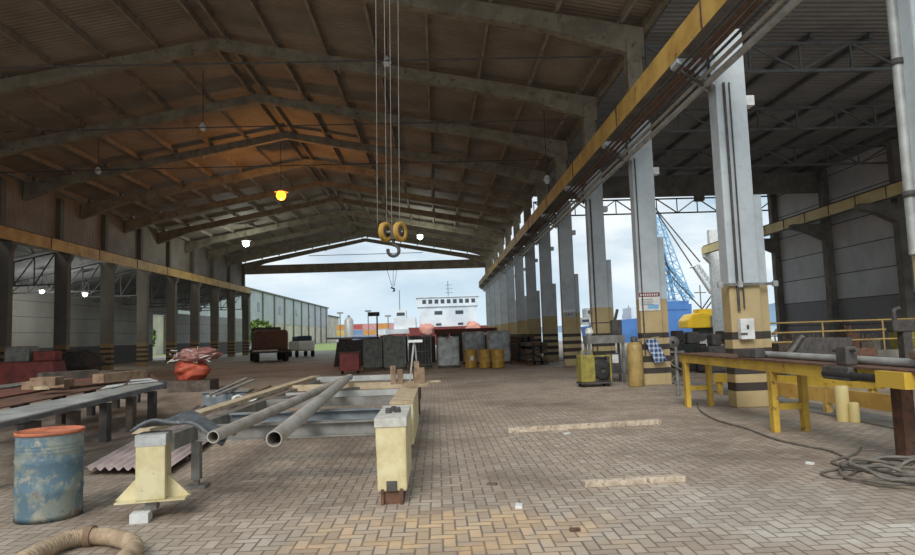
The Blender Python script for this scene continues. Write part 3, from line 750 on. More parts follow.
for _ in range(26):
    x = r.uniform(-.7, .8); z = r.uniform(1.1, 1.55); b.bar((x, -.5+r.uniform(-.1, .3), z), (x+r.uniform(-.4, .4), -.55+r.uniform(0, .4), z+r.uniform(-.14, .14)), .03, .03)
b.build('straps', M['white'], t)
b = MB(); b.box(-.7, .8, -.5, .5, 0, .4); b.build('pallet', M['wood_dark'], t)

# ---- pale boxes and loose bars between rack and frame
q = ground(222, 409)
t = thing('low_trough', 'low grey blue metal trough beside the loose bars', 'trough', (q.x, q.y+.4, 0), .05)
MB().box(-.55, .6, -.3, .3, 0, .42).build('body', M['steel_blue'], t); MB().box(-.6, .65, -.35, .35, .42, .46).build('lid', M['steel'], t)
q = ground(250, 406)
tag(MB().cbox((0, 0, .2), (.9, .5, .4)).build('dark_crate', M['wood_dark'], None, (q.x+.4, q.y+.6, 0), 0), 'dark low crate carrying the ends of loose bars', 'crate')
for k, (x0, y0, x1, y1, z0, z1, lab) in enumerate(((208, 396, 247, 378, .5, .55, 'leftmost pale loose bar resting on the trough'), (214, 396, 254, 380, .5, .52, 'second pale loose bar resting on the trough'), (232, 402, 270, 386, .45, .5, 'brown loose bar resting on the dark crate'))):
    a, c = ground(x0, y0, z0), ground(x1, y1, z1)
    tag(MB().bar(a, c, .07, .05).build('loose_bar', M['steel_light' if k < 2 else 'wood']), lab, 'bar', 'loose bars')

# ---- red machine at left edge
q = ground(14, 391)
t = thing('red_machine', 'dull red boxy machine at the foot of the left columns', 'machine', (q.x-.9, q.y+2.5, 0))
MB().hexa([(-1.6, -.6, .1), (1.5, -.6, .1), (1.5, .6, .1), (-1.6, .6, .1), (-1.3, -.5, 1.15), (1.3, -.5, 1.15), (1.3, .5, 1.15), (-1.3, .5, 1.15)]).build('body', M['red'], t, bevel=.05)
MB().box(-.9, .2, -.4, .4, 1.15, 1.85).build('tank', M['steel'], t, bevel=.05)
MB().box(.3, 1.3, -.3, .3, 1.15, 1.6).build('hood', M['red'], t, bevel=.05)
MB().box(-1.4, 1.4, -.5, .5, 0, .1).build('skid', M['dark'], t)
q = ground(48, 379)
t = thing('dark_machine', 'dark covered machine between the red machine and the bold striped column', 'machine', (q.x, q.y+3, 0))
MB().grid(lump(0, 0, .75, 1.5, .8, .72, 9), 30, 16).build('cover', M['dark'], t)

# ---- far truck
q = ground(272, 362)
t = thing('tank_truck', 'brown tank truck parked at the hall mouth seen from behind', 'truck', (q.x, q.y, 0), .35)
MB().cbox((0, 1.5, 1.75), (2.6, 3.4, 1.7)).build('tank', mat('truck_brown', (104, 74, 60), (84, 62, 52), 2, rough=.7), t, bevel=.25)
MB().box(-1.5, 1.5, -.4, 5.2, .75, .95).build('chassis', M['dark'], t)
MB().box(-1.5, .4, -.45, -.38, .9, 1.0).build('rear_bar', M['white'], t)
for x in (-1.15, 1.15):
    for y in (.3, 1.6, 4.6):
        w = MB().lathe([(.15, -.17), (.5, -.17), (.54, -.1), (.54, .1), (.5, .17), (.15, .17)], (x, y, .54), 18, 'x').build('wheel', M['black'], t)
MB().cbox((0, 4.5, 1.9), (2.4, 1.5, 2.0)).build('cab', M['dark'], t, bevel=.1)
q = ground(291, 358)
t = thing('white_van', 'small pale vehicle partly hidden behind the tank truck', 'van', (q.x+.4, q.y+3, 0), .5)
MB().cbox((0, 0, 1.1), (1.7, 3.6, 1.0)).build('body', M['white'], t, bevel=.2); MB().cbox((0, -.2, 1.8), (1.5, 2, .6)).build('cabin', M['glass'], t, bevel=.15)
for x in (-.8, .8):
    for y in (-1.1, 1.2): MB().lathe([(.1, -.1), (.34, -.1), (.34, .1), (.1, .1)], (x, y, .34), 14, 'x').build('wheel', M['black'], t)

# ---- items across the far floor
q = ground(350, 374)
t = thing('red_cart', 'small dull red cart on castors in front of the dark machine', 'cart', (q.x, q.y, 0))
MB().box(-.5, .45, 0, .6, .15, 1.0).build('cabinet', M['red'], t, bevel=.03); MB().box(-.55, .5, -.03, .65, 1.0, 1.06).build('top', M['rust'], t)
for x in (-.4, .35):
    for y in (.1, .5): MB().lathe([(.02, -.03), (.075, -.03), (.075, .03), (.02, .03)], (x, y, .075), 10, 'x').build('castor', M['black'], t)
q = ground(353, 366)
t = thing('stone_crusher', 'dark sloping machine with a tall thin mast behind the red cart', 'machine', (q.x, q.y, 0))
MB().hexa([(-1.2, 0, 0), (1.6, 0, 0), (1.6, 1.4, 0), (-1.2, 1.4, 0), (-1.0, .2, 1.5), (1.6, .2, 1.75), (1.6, 1.2, 1.75), (-1.0, 1.2, 1.5)]).build('body', M['dark'], t, bevel=.05)
MB().bar((-1.7, .6, 1.75), (1.8, .6, 1.7), .5, .12).build('hood', M['steel'], t)
MB().tube([(1.5, .6, 1.7), (1.5, .6, 3.3)], .05, 6).build('mast', M['dark'], t)
MB().cbox((1.3, .6, 3.2), (.7, .3, .25)).build('lamp_head', M['dark'], t)
def crate(name, label, pxc, pyb, w, hgt, d, m, cat, extra=None, group=None):
    q = ground(pxc, pyb)
    t = thing(name, label, cat, (q.x, q.y, 0), 0, group)
    if extra == 'cage':
        MB().box(-w/2+.06, w/2-.06, .06, d-.06, .16, hgt-.08).build('load', M[m], t)
        f = MB()
        for x in (-w/2, w/2-.05):
            for y in (0, d-.05): f.box(x, x+.05, y, y+.05, .1, hgt)
        for z in (.14, hgt*.5, hgt-.04):
            f.box(-w/2, w/2, 0, .04, z, z+.04); f.box(-w/2, w/2, d-.04, d, z, z+.04); f.box(-w/2, -w/2+.04, 0, d, z, z+.04); f.box(w/2-.04, w/2, 0, d, z, z+.04)
        for k in range(1, 7): f.box(-w/2+k*w/7-.01, -w/2+k*w/7+.01, 0, .02, .14, hgt)
        f.build('cage_frame', M['steel'], t)
    else:
        def fn(u, v):
            th = 2*PI*u; c, s_ = math.cos(th), math.sin(th)
            k = 1/max(abs(c), abs(s_))**.86
            z = .14+(hgt-.14)*min(1, v*1.25); sh = 1 if v < .8 else (1-(v-.8)*5)
            wob = 1+.03*math.sin(9*th+14*v)
            return (w/2*c*k*sh*wob, d/2+d/2*s_*k*sh*wob, z+(.04*math.sin(5*th) if v > .6 else 0))
        MB().grid(fn, 40, 14).build('wrapped_load', M[m], t)
    pl = MB()
    for y in (0, d/2-.05, d-.1): pl.box(-w/2, w/2, y, y+.1, 0, .1)
    pl.box(-w/2, w/2, 0, d, .1, .14)
    pl.build('pallet', M['wood_dark'], t)
crate('wire_cage', 'pale green grey wire cage right of the dark sloping machine', 373, 370, 1.0, 1.65, 1.0, 'cage', 'cage', 'cage', 'wire cages')
crate('wire_cage', 'dark tall wire cage on the left side of the wrapped pallets', 395, 370, 1.15, 1.85, 1.0, 'cage', 'cage', 'cage', 'wire cages')
crate('wire_cage', 'dark wire cage between the tall cage and the wrapped pallets', 421, 368, 1.2, 1.75, 1.0, 'dark', 'cage', 'cage', 'wire cages')
g = 'pallets wrapped in clear film'
crate('wrapped_pallet', 'film wrapped pallet standing alone left of the mustard drums', 449, 368, 1.15, 1.6, 1.1, 'wrap', 'pallet', None, g)
crate('wrapped_pallet', 'film wrapped pallet directly behind the first two mustard drums', 475, 364, 1.3, 1.85, 1.1, 'wrap', 'pallet', None, g)
crate('wrapped_pallet', 'film wrapped pallet behind the third mustard drum', 500, 364, 1.3, 1.85, 1.1, 'wrap', 'pallet', None, g)
g = 'mustard drums in front of the pallets'
q = ground(471.5, 368)
d0 = oil_drum('mustard_drum', 'left mustard drum with a white label', (q.x, q.y, 0), M['mustard'], .95, .32, None, g)
lb = MB().cbox((.02, -.325, .5), (.17, .012, .2)).build('paper_label', M['white'], d0)
for px, lab in ((485.5, 'middle one of the three mustard drums'), (498.5, 'right one of the three mustard drums')):
    q = ground(px, 368); oil_drum('mustard_drum', lab, (q.x, q.y, 0), M['mustard'], .95, .31, None, g)
# long low wall of dark goods behind
r = random.Random(12)
k = 0
for px in range(345, 503, 14):
    q = at(px, 350, 44.2+r.uniform(-.3, .3)); hh = r.uniform(1.5, 1.9)
    t = thing('machine_crate', 'dark brown crate in the long row behind the cages and wrapped pallets', 'crate', (q.x, q.y, 0), 0, 'row of dark crates')
    MB().box(-.42, .42, 0, .8, .1, hh).build('box', M['wood_dark' if k % 2 else 'dark'], t, bevel=.03)
    MB().box(-.42, .42, 0, .8, 0, .09).build('skid', M['rust'], t)
    k += 1
q = at(480, 330, 46.3)
tag(MB().bar((q.x-3.2, 46.3, 1.97), (q.x+1.2, 46.3, 1.97), .5, .34).build('red_beam', M['redsteel']), 'long dull red beam lying on top of the dark crates', 'beam', None, 'thing')
for x in (-2.8, -1, .8): tag(MB().box(-.2, .2, -.2, .2, 0, 1.8).build('trestle', M['rust'], None, (q.x+x, 46.3, 0)), 'rusty trestle post under the long red beam', 'trestle', 'trestles under the red beam')
# stacks of dark profiles along the right column row
kk = 0
for (y, n, x0, w) in ((35.0, 6, 4.75, .28), (38.5, 8, 4.65, .26), (43.5, 8, 4.6, .28), (50, 8, 4.6, .28), (57, 8, 4.6, .28)):
    for lv in range(n):
        r2 = random.Random(kk); off = r2.uniform(-.15, .15)
        for jx in (0, 1, 2):
            if r2.random() < .12: continue
            o = MB().box(0, w, 0, 3.2 if y < 36 else 4.2, 0, .15).build('steel_profile', M['rust' if (kk+jx) % 3 == 0 else ('wood_dark' if kk % 2 else 'dark')], None, (x0+jx*(w+.12)+off*.3, y+off, .02+lv*.2))
            tag(o, 'dark steel profile in the stacks at the foot of the right column row', 'steel profile', 'stacked dark profiles')
        if lv:
            pass
        kk += 1
    for lv in range(n):
        for yy in (.5, 2.6):
            tag(MB().box(0, 1.15, 0, .1, 0, .045 if lv else .018).build('spacer_lath', M['wood'], None, (x0-.03, y+yy, .175+(lv-1)*.2 if lv else 0)), 'thin lath between the stacked dark profiles', 'lath', 'laths in the profile stacks')
# ================================================================== RIGHT SIDE
# yellow bench
t = thing('steel_bench', 'long yellow steel bench with a rusty plate top', 'bench', (5.7, 10.8, 0))
def P(x, y, z): return (x-5.7, y-10.8, z)
for x, k in ((5.44, 'front_rail'), (5.98, 'rear_rail')):
    b = MB(); b.bar(P(x, 7.0, 1.06), P(x, 14.75, 1.06), .05, .17); b.build(k, M['yellow'], t)
MB().box(-.33, .36, -3.95, 4.0, 1.145, 1.17).build('top_plate', M['rust'], t)
for y in (14.5, 10.75):
    for x in (5.46, 5.96):
        MB().box(x-5.7-.05, x-5.7+.05, y-10.8-.07, y-10.8+.07, 0, 1.0).build('leg', M['yellow'], t, bevel=.006)
    MB().box(5.5-5.7, 5.92-5.7, y-10.8-.04, y-10.8+.04, .36, .46).build('brace', M['yellow'], t)
    MB().box(5.4-5.7, 6.02-5.7, y-10.8-.06, y-10.8+.06, .94, .99).build('leg_head', M['yellow'], t)
for x in (6.0,): MB().box(x-5.7-.1, x-5.7+.06, 8.45-10.8-.1, 8.45-10.8+.1, 0, 1.0).build('leg', M['rust'], t)
# long pipe on the bench and clamp vice
tag(MB().pipe((5.72, 7.0, 1.17+.055), (5.78, 12.1, 1.17+.055), .055, .006).build('steel_tube', M['steel_light']), 'long pale steel tube lying on the yellow bench', 'pipe')
t = thing('pipe_vice', 'dark iron vice block clamped on the yellow bench edge', 'vice', (5.5, 8.75, 0))
MB().box(-.2, .07, -.3, .3, .98, 1.16).build('jaw_base', M['dark'], t, bevel=.02)
MB().box(-.1, .06, -.12, .12, 1.17, 1.42).build('jaw', M['dark'], t, bevel=.02)
MB().tube([(-.16, -.9, 1.05), (-.16, .3, 1.05)], .05, 10).build('screw', M['black'], t)
MB().box(-.22, -.08, -1.35, -.85, .96, 1.15).build('end_block', M['yellow'], t)
MB().tube([(-.03, -.26, 1.38), (-.03, .26, 1.36)], .025, 8).build('handle', M['dark'], t)
# objects on the bench
def on_bench(name, label, px, z, y, sz, m, cat='iron part'):
    o = MB().cbox((0, 0, sz[2]/2), sz).build(name, M[m], None, (px, y, z), .2, bevel=.015); return tag(o, label, cat)
on_bench('iron_offcut', 'dark iron offcut on the bench between vice and switch box', 5.55, 1.172, 11.6, (.2, .5, .16), 'dark')
on_bench('iron_offcut', 'rusty round-edged offcut at the near end of the bench', 5.7, 1.23+.05, 7.6, (.14, .3, .1), 'rust')
# rear yellow barrier bars
def barb(label, a, c, z, h, m='runway'):
    pa_, pc = ground(*a), ground(*c)
    t = thing('barrier_rail', label, 'rail', (pa_.x, pa_.y, 0))
    d = pc-pa_; MB().bar((0, 0, z), (d.x, d.y, z), .1, h).build('rail', M[m], t)
    for s in (.04, .5, .96): MB().box(d.x*s-.06, d.x*s+.06, d.y*s+.03, d.y*s+.15, 0, z+h/2).build('post', M[m], t)
barb('low yellow barrier rail crossing behind the striped column', (716, 394), (885, 404), .42, .22, 'yellow')
barb('low dull yellow barrier rail behind the yellow bollard', (772, 404), (912, 428), .36, .28)
q = ground(848, 422)
t = thing('bollard', 'short yellow bollard made of two stubs behind the bench', 'bollard', (q.x, q.y, 0))
MB().lathe([(0, .62), (.09, .62), (.11, .6), (.11, 0)], (0, .12, 0), 18).build('post', M['runway_pale'], t); MB().lathe([(0, .34), (.07, .34), (.085, .32), (.085, 0)], (.1, -.04, 0), 16).build('stub', M['runway_pale'], t)
# smooth concrete strip along the side bay
struct(MB().box(7.3, 8.1, 0, 46, 0, .03).build('kerb_strip', M['concrete'], None), 'smooth concrete strip in the paving along the side bay', 'floor')
# railing on raised edge
def railing(label, x0, x1, y, z0, z1, posts, group=None):
    t = thing('guard_railing', label, 'railing', (x0, y, 0), 0, group)
    L_ = x1-x0
    for z in (z1, z0+(z1-z0)*.66, z0+(z1-z0)*.33):
        MB().tube([(0, 0, z), (L_, 0, z)], .035, 8).build('rail', M['tan'], t)
    for k in range(posts):
        x = L_*k/(posts-1); MB().tube([(x, 0, 0), (x, 0, z1)], .035, 8).build('post', M['tan'], t)
railing('dull yellow tube railing in front of the dark scrap under the panel wall', 12.2, 23.8, 24.5, .7, 1.78, 6)
struct(MB().box(11.6, 24, 24.3, 24.7, 0, .65).build('trim_1', M['concrete'], None), 'low concrete plinth under the tube railing', 'plinth')
# scrap / machines behind railing
r = random.Random(31); k = 0
mats_ = ['dark', 'rust', 'wood_dark', 'steel', 'green_machine']
for i in range(16):
    x = 12.4+i*.72; y = 26.2+r.uniform(-.3, 1.2); w = r.uniform(.5, .68); hh = r.uniform(.8, 1.35)
    t = thing('scrap_bin', 'dark bin of scrap metal in the row behind the tube railing', 'bin', (x, y, 0), r.uniform(-.05, .05), 'scrap bins behind the railing')
    MB().hexa([(-w*.4, 0, 0), (w*.4, 0, 0), (w*.4, .6, 0), (-w*.4, .6, 0), (-w/2, -.05, hh), (w/2, -.05, hh), (w/2, .65, hh), (-w/2, .65, hh)]).build('bin', M[mats_[i % 5]], t)
    s = MB()
    for _ in range(7):
        a = Vector((r.uniform(-w*.35, w*.35), r.uniform(0, .5), hh-.1)); s.bar(a, a+Vector((r.uniform(-.2, .2), r.uniform(-.2, .2), r.uniform(.15, .45))), .05, .05)
    s.build('scrap', M[mats_[(i+1) % 3]], t)
# dark inclined conveyor-like machine px 790-830
q = at(800, 335, 20.5)
t = thing('folded_machine', 'dark angular machine leaning in front of the tube railing', 'machine', (q.x, 20.5, 0))
MB().prism([(-.6, 0), (1.4, 0), (1.7, 1.25), (.2, 1.3), (-.1, .9)], 0, .7).build('body', M['dark'], t, bevel=.04)
MB().bar((-.7, .3, .3), (.25, .3, 1.35), .12, .12).build('arm', M['steel'], t)
MB().box(1.5, 2.6, .2, .6, .2, .9).build('motor', M['rust'], t, bevel=.05); MB().box(1.5, 2.4, .2, .6, 0, .2).build('foot', M['dark'], t)
q = at(903, 318, 22)
t = thing('bench_grinder', 'dark machine head on a post near the right wall', 'machine', (q.x, 22, 0))
MB().box(-.15, .15, -.15, .15, 0, 1.4).build('post', M['dark'], t)
MB().box(-.5, .8, -.2, .2, 1.35, 1.75).build('head', M['dark'], t, bevel=.05); MB().tube([(-.3, 0, 1.75), (-.3, 0, 2.1), (-.1, 0, 2.15)], .08, 8).build('lever', M['dark'], t)

# ---- details on the columns
c1y, c2y = YR[1], YR[2]
q = at(747, 328, c1y-.12)
t = thing('switch_box', 'grey electrical switch box on the striped column behind the bench', 'box', (q.x, c1y, q.z))
MB().box(-.15, .15, -.16, -.002, -.24, .2).build('housing', M['white'], t, bevel=.012)
MB().cbox((0, -.165, .02), (.05, .01, .09)).build('warning_label', M['dark'], t); MB().box(-.15, -.02, -.18, -.15, -.14, -.1).build('handle', M['dark'], t)
for x0, lab, r_ in ((.24, 'thicker dark conduit running down the column to the switch box', .03), (.36, 'thin dark conduit running down the column beside the thicker one', .018)):
    tag(MB().tube([(XR+x0+.05, c1y-.035, 2.05 if r_ > .02 else 2.1), (XR+x0+.05, c1y-.035, 7.1)], r_, 8).build('conduit', M['dark']), lab, 'conduit')
t = thing('unistrut_bracket', 'horizontal steel bracket bar across the column above the switch box', 'bracket', (XR, c1y, 2.62))
MB().box(-.12, 1.15, -.08, -.03, -.03, .03).build('bar', M['steel'], t)
for x in (-.1, .33, 1.1): MB().box(x-.05, x+.05, -.1, -.02, -.06, .06).build('clip', M['steel_light'], t)
tag(MB().tube([(XR+.2, c2y-.03, .9), (XR+.2, c2y-.03, 7.1)], .02, 6).build('conduit', M['dark']), 'thin conduit running down the column with the red and white notice', 'conduit')
tag(MB().tube([(XR+.25, YR[3]-.03, .9), (XR+.25, YR[3]-.03, 7.1)], .03, 6).build('conduit', M['dark']), 'dark conduit down the column behind the grey workbench', 'conduit')
# notice: red header with white body and blue lower block
t = thing('notice_board', 'white notice with a red header on the column behind the gas cylinder', 'sign', (XR+.42, c2y-.012, 2.55))
MB().box(-.33, .33, -.012, .012, -.26, .3).build('board', M['white'], t)
MB().box(-.33, .33, -.018, -.012, .17, .3).build('header', M['red'], t)
b = MB()
for k in range(4): b.box(-.27, .1+.04*(k % 2), -.018, -.012, .08-k*.055, .1-k*.055)
b.build('text_line', M['steel'], t)
MB().box(-.05, .27, -.019, -.012, -.2, -.08).build('blue_block', M['blue_light'], t)
b = MB()
for i in range(8):
    x = -.28+i*.072; b.box(x, x+.04, -.022, -.018, .2, .265)
b.build('header_lettering', M['white'], t)
t = thing('notice_board', 'small pale notice high on the fifth column of the right row', 'sign', (XR+.45, YR[4]-.012, 2.6))
MB().box(-.3, .3, -.01, .012, -.2, .2).build('board', M['steel_light'], t); MB().box(-.3, .3, -.014, -.01, .1, .2).build('header', M['white'], t)
b = MB(); [b.box(-.22+i*.15, -.12+i*.15, -.016, -.01, -.1, .04) for i in range(3)]; b.build('pictogram', M['steel'], t)

# ---- welding cart, cylinder, cloth, workbench
q = ground(598, 387)
t = thing('welding_cart', 'olive yellow welding machine on a small wheeled cart', 'welder', (q.x, q.y, 0), .1)
MB().box(-.5, -.05, 0, .5, .15, .98).build('case', M['green_machine'], t, bevel=.03)
MB().box(-.03, .42, .1, .5, .15, .8).build('coil_drum_case', M['dark'], t, bevel=.03)
MB().lathe([(.08, -.02), (.28, -.02), (.3, .0), (.28, .06), (.08, .06)], (.2, .06, .5), 24, 'y').build('cable_reel', M['black'], t)
MB().box(-.52, .46, -.04, .54, .1, .15).build('tray', M['dark'], t)
for x in (-.42, .36):
    for y in (.05, .45): MB().lathe([(.02, -.03), (.08, -.03), (.08, .03), (.02, .03)], (x, y, .08), 12, 'x').build('wheel', M['black'], t)
MB().tube([(-.45, .1, .98), (-.45, .1, 1.12), (-.1, .1, 1.12), (-.1, .1, .98)], .018, 8).build('handle', M['green_machine'], t)
f = MB(); f.bar((-.05, -.02, .95), (.45, -.02, .95), .04, .04); f.bar((.43, -.02, .15), (.43, -.02, .95), .04, .04); f.build('side_frame', M['green_machine'], t)
q = ground(635, 386)
t = thing('gas_cylinder', 'tan gas cylinder standing against the column with the notice', 'cylinder', (q.x, q.y-.15, 0))
MB().lathe([(0, 0), (.22, 0), (.235, .03), (.235, 1.12), (.22, 1.24), (.15, 1.32), (.07, 1.35), (.07, 1.38)], n=28).build('body', M['tan'], t)
MB().lathe([(.09, 1.34), (.1, 1.36), (.1, 1.5), (0, 1.52)], n=14).build('valve_cap', M['dark'], t)
# checked cloth over a hose hook
q = at(655, 352, c2y-.25)
t = thing('checked_cloth', 'blue and white checked cloth hanging aslant on the striped column', 'cloth', (q.x, c2y-.1, q.z))
MB().grid(lambda u, v: (-.28+.36*u+.28*v, -.12+.03*math.sin(u*9)+.02*math.sin(v*6), .36-.72*v+.09*u), 12, 12).build('cloth', M['check'], t, solid=.01)
MB().tube([(-.5, -.12, .36), (.15, -.12, .45)], .02, 6).build('hanger_bar', M['tan'], t)
# workbench
q = Vector((5.35, 21.0, 0))
t = thing('workbench', 'grey topped workbench in front of the fourth column', 'bench', (q.x+.2, q.y+.6, 0))
MB().box(-.62, .62, 0, .7, 1.3, 1.56).build('worktop', M['steel'], t)
for x in (-.56, .56):
    for y in (.08, .62): MB().box(x-.04, x+.04, y-.04, y+.04, 0, 1.3).build('leg', M['steel'], t)
MB().box(-.52, .52, .1, .6, .3, .35).build('shelf', M['dark'], t)
wb = Vector((q.x+.2, q.y+.6, 0))
tag(MB().cbox((0, 0, .3), (.46, .4, .6)).build('tool_cabinet', M['dark'], None, (wb.x+.24, wb.y+.35, .352), 0, bevel=.02), 'dark tool cabinet on the shelf of the workbench', 'cabinet')
tag(MB().cbox((0, 0, .25), (.48, .4, .5)).build('cable_box', M['black'], None, (wb.x-.28, wb.y+.35, .352), 0, bevel=.02), 'black box on the shelf under the workbench', 'box')
t = thing('tool_rack', 'thin dark tube rack standing on the workbench', 'rack', (wb.x-.1, wb.y+.3, 1.56))
MB().tube([(-.35, 0, 0), (-.35, 0, .42), (.35, 0, .42), (.35, 0, 0)], .025, 6).build('tube', M['dark'], t); MB().box(.36, .7, -.1, .1, 0, .5).build('tool_head', M['dark'], t, bevel=.03); MB().tube([(.5, 0, .5), (.6, 0, .85)], .05, 6).build('handle', M['dark'], t)
tag(MB().grid(lump(0, 0, .14, .13, .12, .14, 21), 18, 12).build('white_rag', M['white'], None, (wb.x-.48, wb.y+.3, 1.56)), 'crumpled white rag on the left end of the workbench', 'rag')
tag(MB().cbox((0, 0, 0), (.2, .02, .28)).build('paper_label', M['white'], None, (wb.x+.3, wb.y+.135, .78)), 'white paper tag stuck on the tool cabinet', 'paper')
# machine right of column 2
q = ground(684, 378)
t = thing('air_compressor', 'dark workshop compressor with hoses just past the notice column', 'compressor', (q.x+.05, q.y+1.4, 0))
MB().lathe([(0, -.55), (.2, -.52), (.27, -.4), (.27, .4), (.2, .52), (0, .55)], (0, 0, .55), 22, 'x').build('tank', M['dark'], t)
MB().box(-.45, .45, -.25, .25, .82, .9).build('deck', M['steel'], t)
MB().cbox((-.2, 0, 1.1), (.4, .4, .42)).build('motor', M['dark'], t, bevel=.05); MB().cbox((.28, 0, 1.08), (.26, .34, .36)).build('pump', M['black'], t, bevel=.04)
MB().lathe([(.05, -.03), (.22, -.03), (.24, 0), (.22, .03), (.05, .03)], (.05, -.26, 1.2), 20, 'y').build('flywheel', M['steel'], t)
for x in (-.35, .35): MB().box(x-.05, x+.05, -.2, .2, 0, .34).build('foot', M['dark'], t)
tag(MB().tube([(q.x-.5, q.y+1.0, 1.2), (q.x-.45, q.y+.9, .8), (q.x-.2, q.y+.75, .35), (q.x+.1, q.y+.7, .08), (q.x+.5, q.y+.8, .05)], .028, 8).build('air_hose', M['cable']), 'grey air hose sagging from the compressor to the floor', 'hose')
# post at near end of bench (grey) px 672
q = ground(690, 398)
t = thing('hose_stand', 'grey post with wrapped hoses at the far end of the yellow bench', 'stand', (q.x-.1, q.y+.5, 0))
MB().tube([(0, 0, 0), (0, 0, 1.25)], .045, 8).build('post', M['steel'], t)
MB().tube([(.14*math.cos(a*.5), .1*math.sin(a*.5), 1.05-.035*a) for a in range(22)], .022, 6).build('hose', M['cable'], t)
# white tarp pile outside right
q = at(705, 345, 27)
t = thing('covered_goods', 'goods under a white cover beyond the bench end', 'goods', (q.x, 27, 0))
MB().grid(lump(0, 0, .62, .8, .7, .6, 41), 26, 14).build('cover', M['white'], t); MB().box(-.7, .7, -.5, .5, 0, .12).build('pallet', M['wood_dark'], t)
for i, (px, y, w, hh, m) in enumerate(((690, 25.5, 1.0, 1.55, 'black'), (712, 24.5, .8, 1.45, 'dark'), (676, 28.4, .9, 1.6, 'dark'), (722, 31, 1.3, 1.5, 'rust'))):
    q = at(px, 345, y)
    t = thing('machine_cabinet', ['black machine housing left of the white cover', 'dark machine housing in front of the white cover', 'dark machine housing right of the notice column', 'rusty machine housing behind the striped column'][i], 'machine', (q.x, y, 0), .2*i)
    MB().box(-w/2, w/2, -.4, .4, .08, hh*.7).build('body', M[m], t, bevel=.04)
    MB().cbox((.1, 0, hh*.85), (w*.5, .4, hh*.3)).build('head', M['dark'], t, bevel=.06)
    MB().box(-w/2+.05, w/2-.05, -.35, .35, 0, .08).build('skid', M['dark'], t)

# ---- welding cable and coil on the floor
def path(pp, z=.018): return smooth_path([Vector((ground(x, y).x, ground(x, y).y, z)) for x, y in pp], 8)
tag(MB().tube(path(((697, 404), (701, 412), (717, 421), (745, 429), (775, 440), (800, 446), (830, 452), (856, 464), (872, 470), (885, 467))), .016, 6).build('welding_cable', M['cable']), 'thin cable trailing over the pavers from the bench foot to the coil', 'cable')
tag(MB().tube(path(((861, 449), (856, 455), (843, 459), (832, 463), (840, 467), (858, 469), (878, 471))), .016, 6).build('welding_cable', M['cable']), 'short loose cable end looping left of the coil', 'cable')
tag(MB().tube(path(((857, 472), (846, 479), (828, 478), (822, 474), (838, 471), (852, 471), (857, 472), (868, 471), (880, 470))), .016, 6).build('welding_cable', M['cable']), 'cable forming an oval loop on the pavers beside the coil', 'cable')
q = ground(914, 481); r = random.Random(77)
pts = []
for i in range(95):
    a = i*.42; ra = .5+.2*math.sin(i*.23)+r.uniform(-.05, .05)
    pts.append(Vector((q.x+.12*math.sin(i*.05)+ra*math.cos(a), q.y+.1*math.cos(i*.09)+ra*.85*math.sin(a), .03+.02*(i % 7)/2+i*.0009+.05*max(0, math.sin(a*1.3+i*.02)))))
tag(MB().tube(smooth_path(pts, 3), .02, 6).build('cable_coil', M['cable']), 'tangled coil of grey cable on the pavers at the picture edge', 'cable')

# small litter on the floor
for i, (px, py, s, m, lab) in enumerate(((575, 531, .05, 'rust', 'rusty scrap piece on the pavers nearest the camera'), (567, 434, .06, 'white', 'pale scrap behind the mid floor batten'), (519, 507, .07, 'white', 'white chip on the near pavers'), (810, 464, .05, 'white', 'white chip left of the cable coil'), (492, 485, .06, 'wood_dark', 'dark sliver on the pavers left of the near batten'))):
    q = ground(px, py); tag(MB().cbox((0, 0, .012), (s*1.8, s, .024)).build('floor_scrap', M[m], None, (q.x, q.y, 0), i*.7), lab, 'scrap')

# ================================================================== OUTSIDE
# warehouse
t = thing('warehouse', 'long grey clad warehouse with pale lower wall outside the hall mouth', 'building', (-46, 165, 0))
MB().box(-30, 0, -60, 116, 0, 6.4).build('lower_wall', M['warehouse_low'], t)
MB().box(-30, .15, -60, 116, 6.4, 14.4).build('cladding', M['warehouse'], t)
MB().prism([(-30.4, 14.4), (.6, 14.4), (.6, 14.8), (-15, 18), (-30.4, 14.8)], -60.5, 116.5).build('roof', M['concrete'], t)
for i in range(14): MB().box(.15, .45, -52+i*12.5, -51.3+i*12.5, 0, 14.4).build('pilaster', M['concrete'], t)
for i in range(7): MB().box(.14, .22, -40+i*23, -37.8+i*23, 9.2, 11.6).build('window', M['glass'], t)
t = thing('warehouse', 'shorter pale building behind the far end of the grey warehouse', 'building', (-53, 300, 0))
MB().box(-12, 3, 0, 40, 0, 12).build('wall', M['warehouse_low'], t); MB().box(-12.5, 3.5, -.5, 40.5, 12, 12.6).build('roof', M['concrete'], t)
struct(MB().box(-45, -14.5, 100, 240, -.02, .02).build('lawn', M['grass']), 'strip of grass along the warehouse', 'grass')
def bush(label, x, y, z0, s, seed):
    r = random.Random(seed); t = thing('leafy_bush', label, 'bush', (x, y, 0)); b = MB(); b.smooth = False
    for _ in range(420):
        th = r.uniform(0, 2*PI); f = math.acos(r.uniform(-1, 1)); k = r.uniform(.55, 1)**.5
        c = Vector((s*k*math.cos(th)*math.sin(f), s*.8*k*math.sin(th)*math.sin(f), z0+s*1.1+s*1.1*k*math.cos(f)))
        d = Vector((r.uniform(-1, 1), r.uniform(-1, 1), r.uniform(-1, 1))).normalized()*s*.2; e = d.cross(Vector((r.uniform(-1, 1), .3, .5))).normalized()*s*.12
        b._add([c-d, c+e, c+d, c-e], [(0, 1, 2, 3)])
    b.build('foliage', M['bush'], t); MB().tube([(0, 0, 0), (0, 0, z0+s)], s*.08, 6).build('trunk', M['wood_dark'], t)
bush('green bush beside the last left column at the hall mouth', -26.5, 100, .6, 2.0, 5)
bush('green bush outside the opening in the left wall', -35, 78, 0.2, 2.2, 6)
q = at(262, 340, 96)
